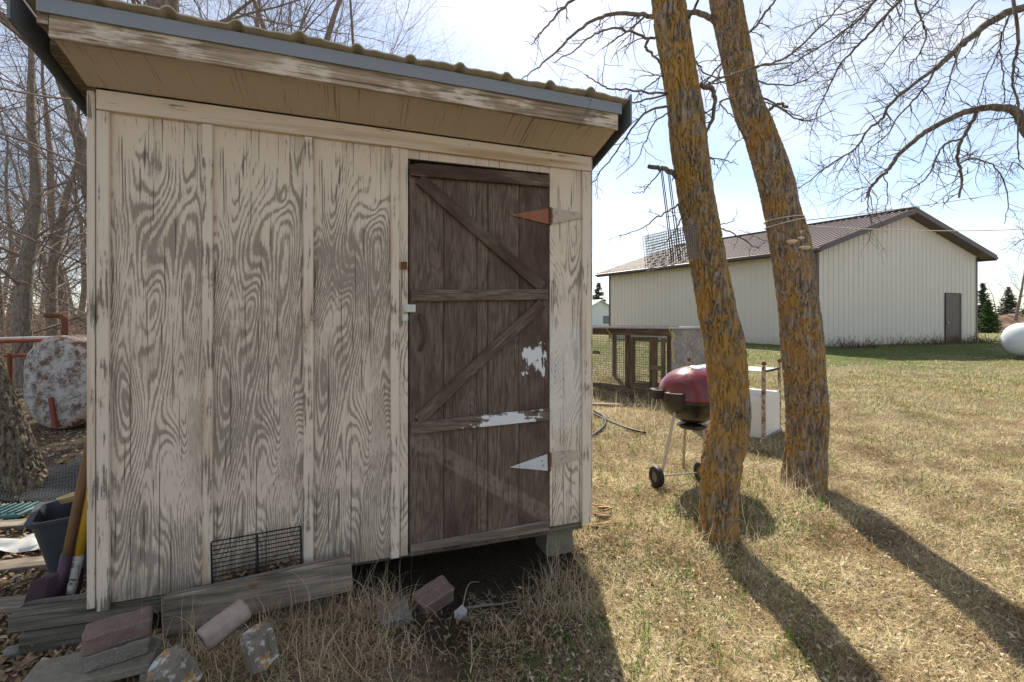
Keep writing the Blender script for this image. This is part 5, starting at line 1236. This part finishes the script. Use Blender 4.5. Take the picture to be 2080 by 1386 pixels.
# conifers and bare trees beyond the barn
def conifer_mesh(seed, H, R0, gap=0.2):
    rg = random.Random(seed); tr = MB(); tr.tube([(0,0,-0.2),(0,0,H*0.6),(0,0,H)], [H*0.018, H*0.011, 0.01], 8); mb = MB(); z = H*0.05
    while z < H*0.985:
        t = 1 - z/H; nb = int(6+9*t)
        for k in range(nb):
            a = rg.uniform(0, 6.283); L = R0*(t**0.85)*rg.uniform(0.7, 1.12)+0.06; dr = Vector((math.cos(a), math.sin(a), 0)); droop = rg.uniform(-0.38, -0.08)
            m = max(3, int(L/0.16))
            for j in range(m):
                q = (j+0.6)/m; c = dr*L*q + Vector((0, 0, z + droop*L*q*0.7 + 0.16*L*q*q)); w_ = (0.12+0.02*H+0.16*(1-q)*L)*rg.uniform(0.7, 1.3)
                for _ in range(4):
                    v = Vector((rg.gauss(0,1), rg.gauss(0,1), rg.gauss(-0.1,.4))).normalized()*w_; u = (dr*0.6+Vector((rg.gauss(0,.5), rg.gauss(0,.5), rg.gauss(0,.3)))).normalized()*0.05*(1+H*0.12)
                    mb.add([c-u, c+v*0.5-u*0.6, c+v, c+v*0.5+u*0.6, c+u], [(0,1,3,4),(1,2,3)])
        z += gap*(0.6+0.6*t)
    return tr.mesh('trunk'), mb.mesh('crown')
needle = simple('needles', (0.075, 0.115, 0.04), 0.8, 0, 0.45, 1.2, 0.15); needle_b = simple('pine_needles', (0.065, 0.085, 0.05), 0.8, 0, 0.45, 0.6, 0.15)
def conifer(name, px_, d, H, R0, seed, mat, label, gap=0.2):
    p = P(px_, 661, d); t = empty(name, (p.x, d, g(p.x, d)), 0.3*seed); a, b = conifer_mesh(seed, H, R0, gap); tag(t, label, 'tree')
    link('trunk', a, M['woods'], t); link('crown', b, mat, t)
conifer('spruce_tree', 2006, 42, 3.0, 1.05, 1, needle, 'young green spruce standing by the lane right of the barn', 0.12)
conifer('pine_tree', 1996, 68, 7.2, 2.2, 2, needle_b, 'dark pine behind the young spruce', 0.27)
conifer('pine_tree', 2048, 80, 7.6, 2.6, 3, needle_b, 'dark pine standing beside the tall bare tree beyond the bank', 0.27)
conifer('pine_tree', 2100, 84, 8.0, 2.8, 4, needle_b, 'dark pine beyond the propane tank', 0.27)
conifer('pine_tree', 1216, 60, 6.4, 2.2, 5, needle_b, 'dark pine behind the small white shed', 0.27)
for px_, d, k, s_, rz, lb in ((2062, 72, 2, 1.15, 0.5, 'tall bare tree beyond the earth bank'), (2030, 95, 1, 1.2, 1.5, 'bare tree on the far field edge between the two pines'), (2120, 78, 0, 1.2, 2.2, 'bare tree beyond the end of the propane tank'), (1205, 75, 3, 1.1, 1.0, 'thin bare tree at the shed corner beside the far pine')):
    p = P(px_, 661, d); t = empty('bare_tree', (p.x, d, g(p.x, d)), rz); t.scale = (s_,)*3; tag(t, lb, 'tree'); link('trunk', kinds[k][0], None, t); link('crown', kinds[k][1], None, t)
def far_wood():
    rg = random.Random(99); mb = MB()
    for _ in range(7000):
        d = rg.uniform(190, 260); x = rg.uniform(-330, 420); L = rg.uniform(2.5, 7.5); z = 0.3
        mb.tube([(x, d, z), (x+rg.gauss(0,.6), d, z+L*0.6), (x+rg.gauss(0,1.6), d, z+L)], [0.22, 0.14, 0.03], 3, False)
        for _ in range(2): q = rg.uniform(.4,.9)*L; mb.tube([(x, d, z+q), (x+rg.gauss(0,1.8), d, z+q+rg.uniform(.2,1.6))], [0.10, 0.03], 3, False)
    tag(mk('distant_wood', mb, simple('far_bark', (0.17, 0.135, 0.12), 0.95, 0, 0.3, 0.05, 0.05), None), 'far belt of leafless woods along the horizon', kind='stuff')
far_wood()

# ------------------------------------------------------------------ grass and litter
def in_shed(x, y, m=0.0):
    dx, dy = x-SX, y-SY; s_ = dx*UX+dy*UY; q = -dx*UY+dy*UX
    return (s_ > -m) & (s_ < WL+m) & (q > -0.02-m) & (q < DEPTH+m)
def blades(name, x, y, L, lean, wid, colr, mat, label, seed, curl=0.6, zoff=0.0, seg=3):
    """strip blades, 3 segments: numpy arrays in, one mesh out"""
    rg = np.random.default_rng(seed); n = len(x); z = gz(x, y) + zoff
    az = rg.uniform(0, 2*np.pi, n); e0 = lean; dirx, diry = np.cos(az), np.sin(az)
    px_, py_ = -diry, dirx; pts = []
    cx, cy, cz = x.copy(), y.copy(), z.copy(); el = e0.copy(); turn = rg.normal(0, curl, n); bend = rg.normal(-0.35, 0.35, n)*curl
    V = np.zeros((n, (seg+1)*2-1, 3))
    for s_ in range(seg+1):
        w_ = wid*(1-0.84*s_/seg)
        if s_ < seg:
            V[:, 2*s_] = np.stack([cx-px_*w_/2, cy-py_*w_/2, cz], 1); V[:, 2*s_+1] = np.stack([cx+px_*w_/2, cy+py_*w_/2, cz], 1)
        else: V[:, 2*s_] = np.stack([cx, cy, cz], 1)
        st = L/seg
        cx = cx+np.cos(el)*np.cos(az)*st; cy = cy+np.cos(el)*np.sin(az)*st; cz = np.maximum(cz+np.sin(el)*st, gz(cx, cy)+zoff+0.002)
        az = az+turn*1.5/seg; el = el+bend*3.0/seg
    m = (seg+1)*2-1; base = (np.arange(n)*m)[:, None]
    quads = np.concatenate([base+np.array([[2*q,2*q+1,2*q+3,2*q+2]]) for q in range(seg-1)]); tris = base+np.array([[2*seg-2,2*seg-1,2*seg]])
    me = bpy.data.meshes.new(name); nv = n*m; me.vertices.add(nv); me.vertices.foreach_set('co', V.reshape(-1).astype(np.float32))
    loops = np.concatenate([quads.reshape(-1), tris.reshape(-1)]); nl = len(loops); npoly = len(quads)+len(tris)
    me.loops.add(nl); me.loops.foreach_set('vertex_index', loops.astype(np.int32)); me.polygons.add(npoly)
    me.polygons.foreach_set('loop_start', np.concatenate([np.arange(len(quads))*4, len(quads)*4+np.arange(len(tris))*3]).astype(np.int32))
    me.update(calc_edges=True); me.validate()
    ca = me.color_attributes.new('tint', 'FLOAT_COLOR', 'POINT'); cc = np.ones((n, m, 4), np.float32); cc[:, :, :3] = colr[:, None, :]; ca.data.foreach_set('color', cc.reshape(-1))
    o = link(name, me, mat); tag(o, label, kind='stuff'); return o
def grass_mat(name, tr):
    s = NT(name); a = s.n('VertexColor', {'layer_name': 'tint'}).outputs[0]
    df = s.n('BsdfDiffuse', None, Color=a).outputs[0]; tl = s.n('BsdfTranslucent', None, Color=a).outputs[0]
    mx = s.n('MixShader', None, Fac=tr, _1=df, _2=tl).outputs[0]; s.t.links.new(mx, s.out.inputs['Surface']); return s.m
M['grass'] = grass_mat('dry_grass_blade', 0.42)
rng = np.random.default_rng(12)
def field(n, dmin, dmax, pxlo, pxhi, power=1.0):
    """ground points spread evenly over the view wedge between two distances"""
    d = dmin*(dmax/dmin)**(rng.random(n)**power); px_ = rng.uniform(pxlo, pxhi, n); return (px_-HX)/F*d, d
def straw_col(n, green=0.0):
    t = rng.random((n, 1)); c = np.array([[0.31,0.23,0.125]])*(1-t) + np.array([[0.78,0.665,0.43]])*t
    gmask = rng.random((n, 1)) < green; gc = np.array([[0.08,0.13,0.025]])*(0.7+0.8*rng.random((n, 1))); return np.where(gmask, gc, c)*(0.75+0.5*rng.random((n, 1)))
# thatch over the lawn
x, y = field(250000, 1.45, 10.0, 950, 2250, 0.95); keep = ~in_shed(x, y, 0.0) & ~((np.abs(x+0.1) < 0.75) & (y < 2.75) & (x < 0.45) & (rng.random(len(x)) < 0.85)); x, y = x[keep], y[keep]; n = len(x)
sc_ = 0.75+0.25*y/3
patch = np.array([mnoise.noise(Vector((a*0.8, b*0.8, 3))) for a, b in zip(x[::1], y[::1])])
patch2 = np.array([mnoise.noise(Vector((a*2.6, b*2.6, 8)))+0.5*mnoise.noise(Vector((a*7, b*7, 4))) for a, b in zip(x, y)])
blades('dry_grass', x, y, rng.uniform(0.04, 0.12, n)*sc_, rng.uniform(0.05, 0.55, n)+(rng.random(n) < 0.10)*0.5, rng.uniform(0.0018, 0.0040, n)*sc_, straw_col(n, 0.06)*(np.clip(0.95+0.75*patch2, 0.42, 1.25)[:, None]**np.array([[0.8, 1.0, 1.15]])), M['grass'], 'flattened straw coloured grass over the lawn', 1)
gm_ = rng.random(n) < np.clip(0.05+0.35*patch+0.05*(y-3.2), 0.01, 0.6)*0.75
x2, y2 = x[gm_], y[gm_]; n2 = len(x2)
blades('green_grass', x2, y2, rng.uniform(0.03, 0.085, n2), rng.uniform(0.6, 1.4, n2), rng.uniform(0.002, 0.004, n2)*(0.8+y2/5), straw_col(n2, 1.0), M['grass'], 'young green grass coming up through the straw', 2)
# far lawn tufts
x, y = field(50000, 7.5, 22.0, 1150, 2200, 1.0); n = len(x); sh = ((y > 12.5) & (x > 9)); 
blades('lawn_grass', x, y, rng.uniform(0.05, 0.10, n), rng.uniform(0.15, 1.0, n), rng.uniform(0.006, 0.012, n)*y/9, np.where(sh[:, None] | (rng.random((n,1)) < np.clip(0.30+0.05*(y-8), 0.3, 0.75)[:, None]), straw_col(n, 1.0)*1.3, straw_col(n, 0.1)), M['grass'], 'short mixed green and straw lawn before the barn', 3)
# shaded ground before the shed and the litter side
x, y = field(15000, 1.45, 2.5, 200, 1330, 1.0); keep = ~in_shed(x, y, 0.0) & ~((np.abs(x+0.12) < 0.42) & (y > 1.75) & (rng.random(len(x)) < 0.93)); x, y = x[keep], y[keep]; n = len(x)
blades('dry_grass', x, y, rng.uniform(0.03, 0.10, n), rng.uniform(0.0, 0.9, n)**1.3, rng.uniform(0.0018, 0.004, n), straw_col(n, 0.10), M['grass'], 'dry tangled grass in the shade before the shed', 4)
# clumps of long curled dry grass
def clumps(name, spots_, label, seed):
    xs_c, ys_c, Ls = [], [], []
    for px_, py_, nn, sp, L in spots_:
        p = G(px_, py_, 2.4)
        for _ in range(int(nn*1.8)): xs_c.append(p.x+rng.normal(0, sp)); ys_c.append(p.y+rng.normal(0, sp*0.7)); Ls.append(L*rng.uniform(0.4, 1.15))
    x = np.array(xs_c); y = np.array(ys_c); n = len(x); t = rng.random((n, 1)); c = (np.array([[0.42,0.32,0.19]])*(1-t)+np.array([[0.76,0.64,0.45]])*t)
    k = ~in_shed(x, y, 0.0); blades(name, x[k], y[k], np.array(Ls)[k], rng.uniform(0.5, 1.45, n)[k], rng.uniform(0.002, 0.0048, n)[k], c[k], M['grass'], label, seed, 1.5, seg=7)
clumps('tall_dry_grass', [(560,1270,70,.07,.28),(640,1240,90,.07,.30),(720,1250,110,.08,.30),(790,1250,90,.06,.28),(700,1330,90,.12,.25),(600,1370,80,.12,.24),(450,1340,50,.09,.24),(330,1360,30,.07,.3),(820,1330,60,.1,.2)], 'long curled dry grass along the foot of the shed wall', 6)
clumps('tall_dry_grass', [(1090,1170,90,.06,.26),(1150,1190,120,.08,.28),(1190,1240,120,.09,.26),(1120,1250,80,.08,.22),(1170,1110,50,.05,.26),(1060,1300,50,.08,.18)], 'long curled dry grass clump at the corner right of the door', 7)
clumps('tall_dry_grass', [(1460,1105,50,.12,.26),(1530,1040,60,.15,.22),(1560,915,70,.12,.34),(1590,1000,90,.14,.28),(1650,1010,50,.12,.28),(1500,1130,60,.12,.2),(1300,840,130,.35,.40),(1250,810,140,.35,.42),(1340,815,110,.2,.38)], 'long curled dry grass round the lichen trees and hutch', 8)
# green shoots here and there
x, y = field(260, 1.7, 5.0, 1060, 1700); n = len(x); k = ~in_shed(x, y, 0.03)
xa = np.repeat(x[k], 7)+rng.normal(0, .018, k.sum()*7); ya = np.repeat(y[k], 7)+rng.normal(0, .018, k.sum()*7); n = len(xa)
blades('green_shoots', xa, ya, rng.uniform(0.04, 0.12, n), rng.uniform(0.8, 1.5, n), rng.uniform(0.003, 0.006, n), np.array([[0.10,0.19,0.03]])*(0.6+0.9*rng.random((n,1))), M['grass'], 'tufts of fresh green shoots in the dry lawn', 9)
# dead leaves
def leaves(name, n, dmin, dmax, lo, hi, size, mat, label, seed, power=1.0):
    xx, yy = field(n, dmin, dmax, lo, hi, power); k = ~in_shed(xx, yy, 0.0); pts = list(zip(xx[k], yy[k])); zz = gz(xx[k], yy[k]); it = iter(range(len(pts)))
    def fn(rg):
        i = next(it); return Vector((pts[i][0], pts[i][1], zz[i]+rg.uniform(0.004, 0.02)))
    return scraps(name, len(pts), fn, size, mat, label, seed)
leaves('dead_leaves', 6500, 1.5, 7.0, 1050, 2200, 0.028, M['leaf_pale'], 'pale curled leaves strewn over the sunny lawn', 31)
leaves('dead_leaves', 7500, 1.5, 8.0, 1050, 2200, 0.028, M['leaf'], 'brown curled leaves strewn over the sunny lawn', 32)
leaves('leaf_litter', 9000, 1.5, 9.0, -250, 330, 0.05, M['leaf'], 'brown leaf litter over the ground left of the shed', 33)
leaves('leaf_litter', 3500, 1.5, 9.0, -250, 330, 0.045, M['leaf_pale'], 'pale leaf litter over the ground left of the shed', 34)
leaves('leaf_litter', 1500, 1.45, 2.3, 250, 1150, 0.032, M['leaf'], 'brown leaves in the grass before the shed', 35)
# dead weeds along the barn foot
def weeds():
    rg = random.Random(6); mb = MB()
    for _ in range(420):
        t = rg.random(); t = t if rg.random() < 0.6 else rg.choice((0.10, 0.18, 0.62, 0.75, 0.95))+rg.gauss(0, 0.04); p = bA + bb*t + bnb*rg.uniform(0.15, 0.9); z = g(p.x, p.y)
        L = rg.uniform(0.1, 0.55); pts = wiggle_path(Vector((p.x, p.y, z)), Vector((rg.gauss(0,.6), rg.gauss(0,.6), 0.9)), L, 3, 0.25, -0.05, rg); mb.tube(pts, [0.010, 0.008, 0.006, 0.003], 3, False)
    tag(mk('dead_weeds', mb, simple('weed_stalk', (0.13, 0.085, 0.06), 0.9, 0, 0.5, 1.0, 0.05), None), 'dead brown weeds along the foot of the barn gable', kind='stuff')
weeds()
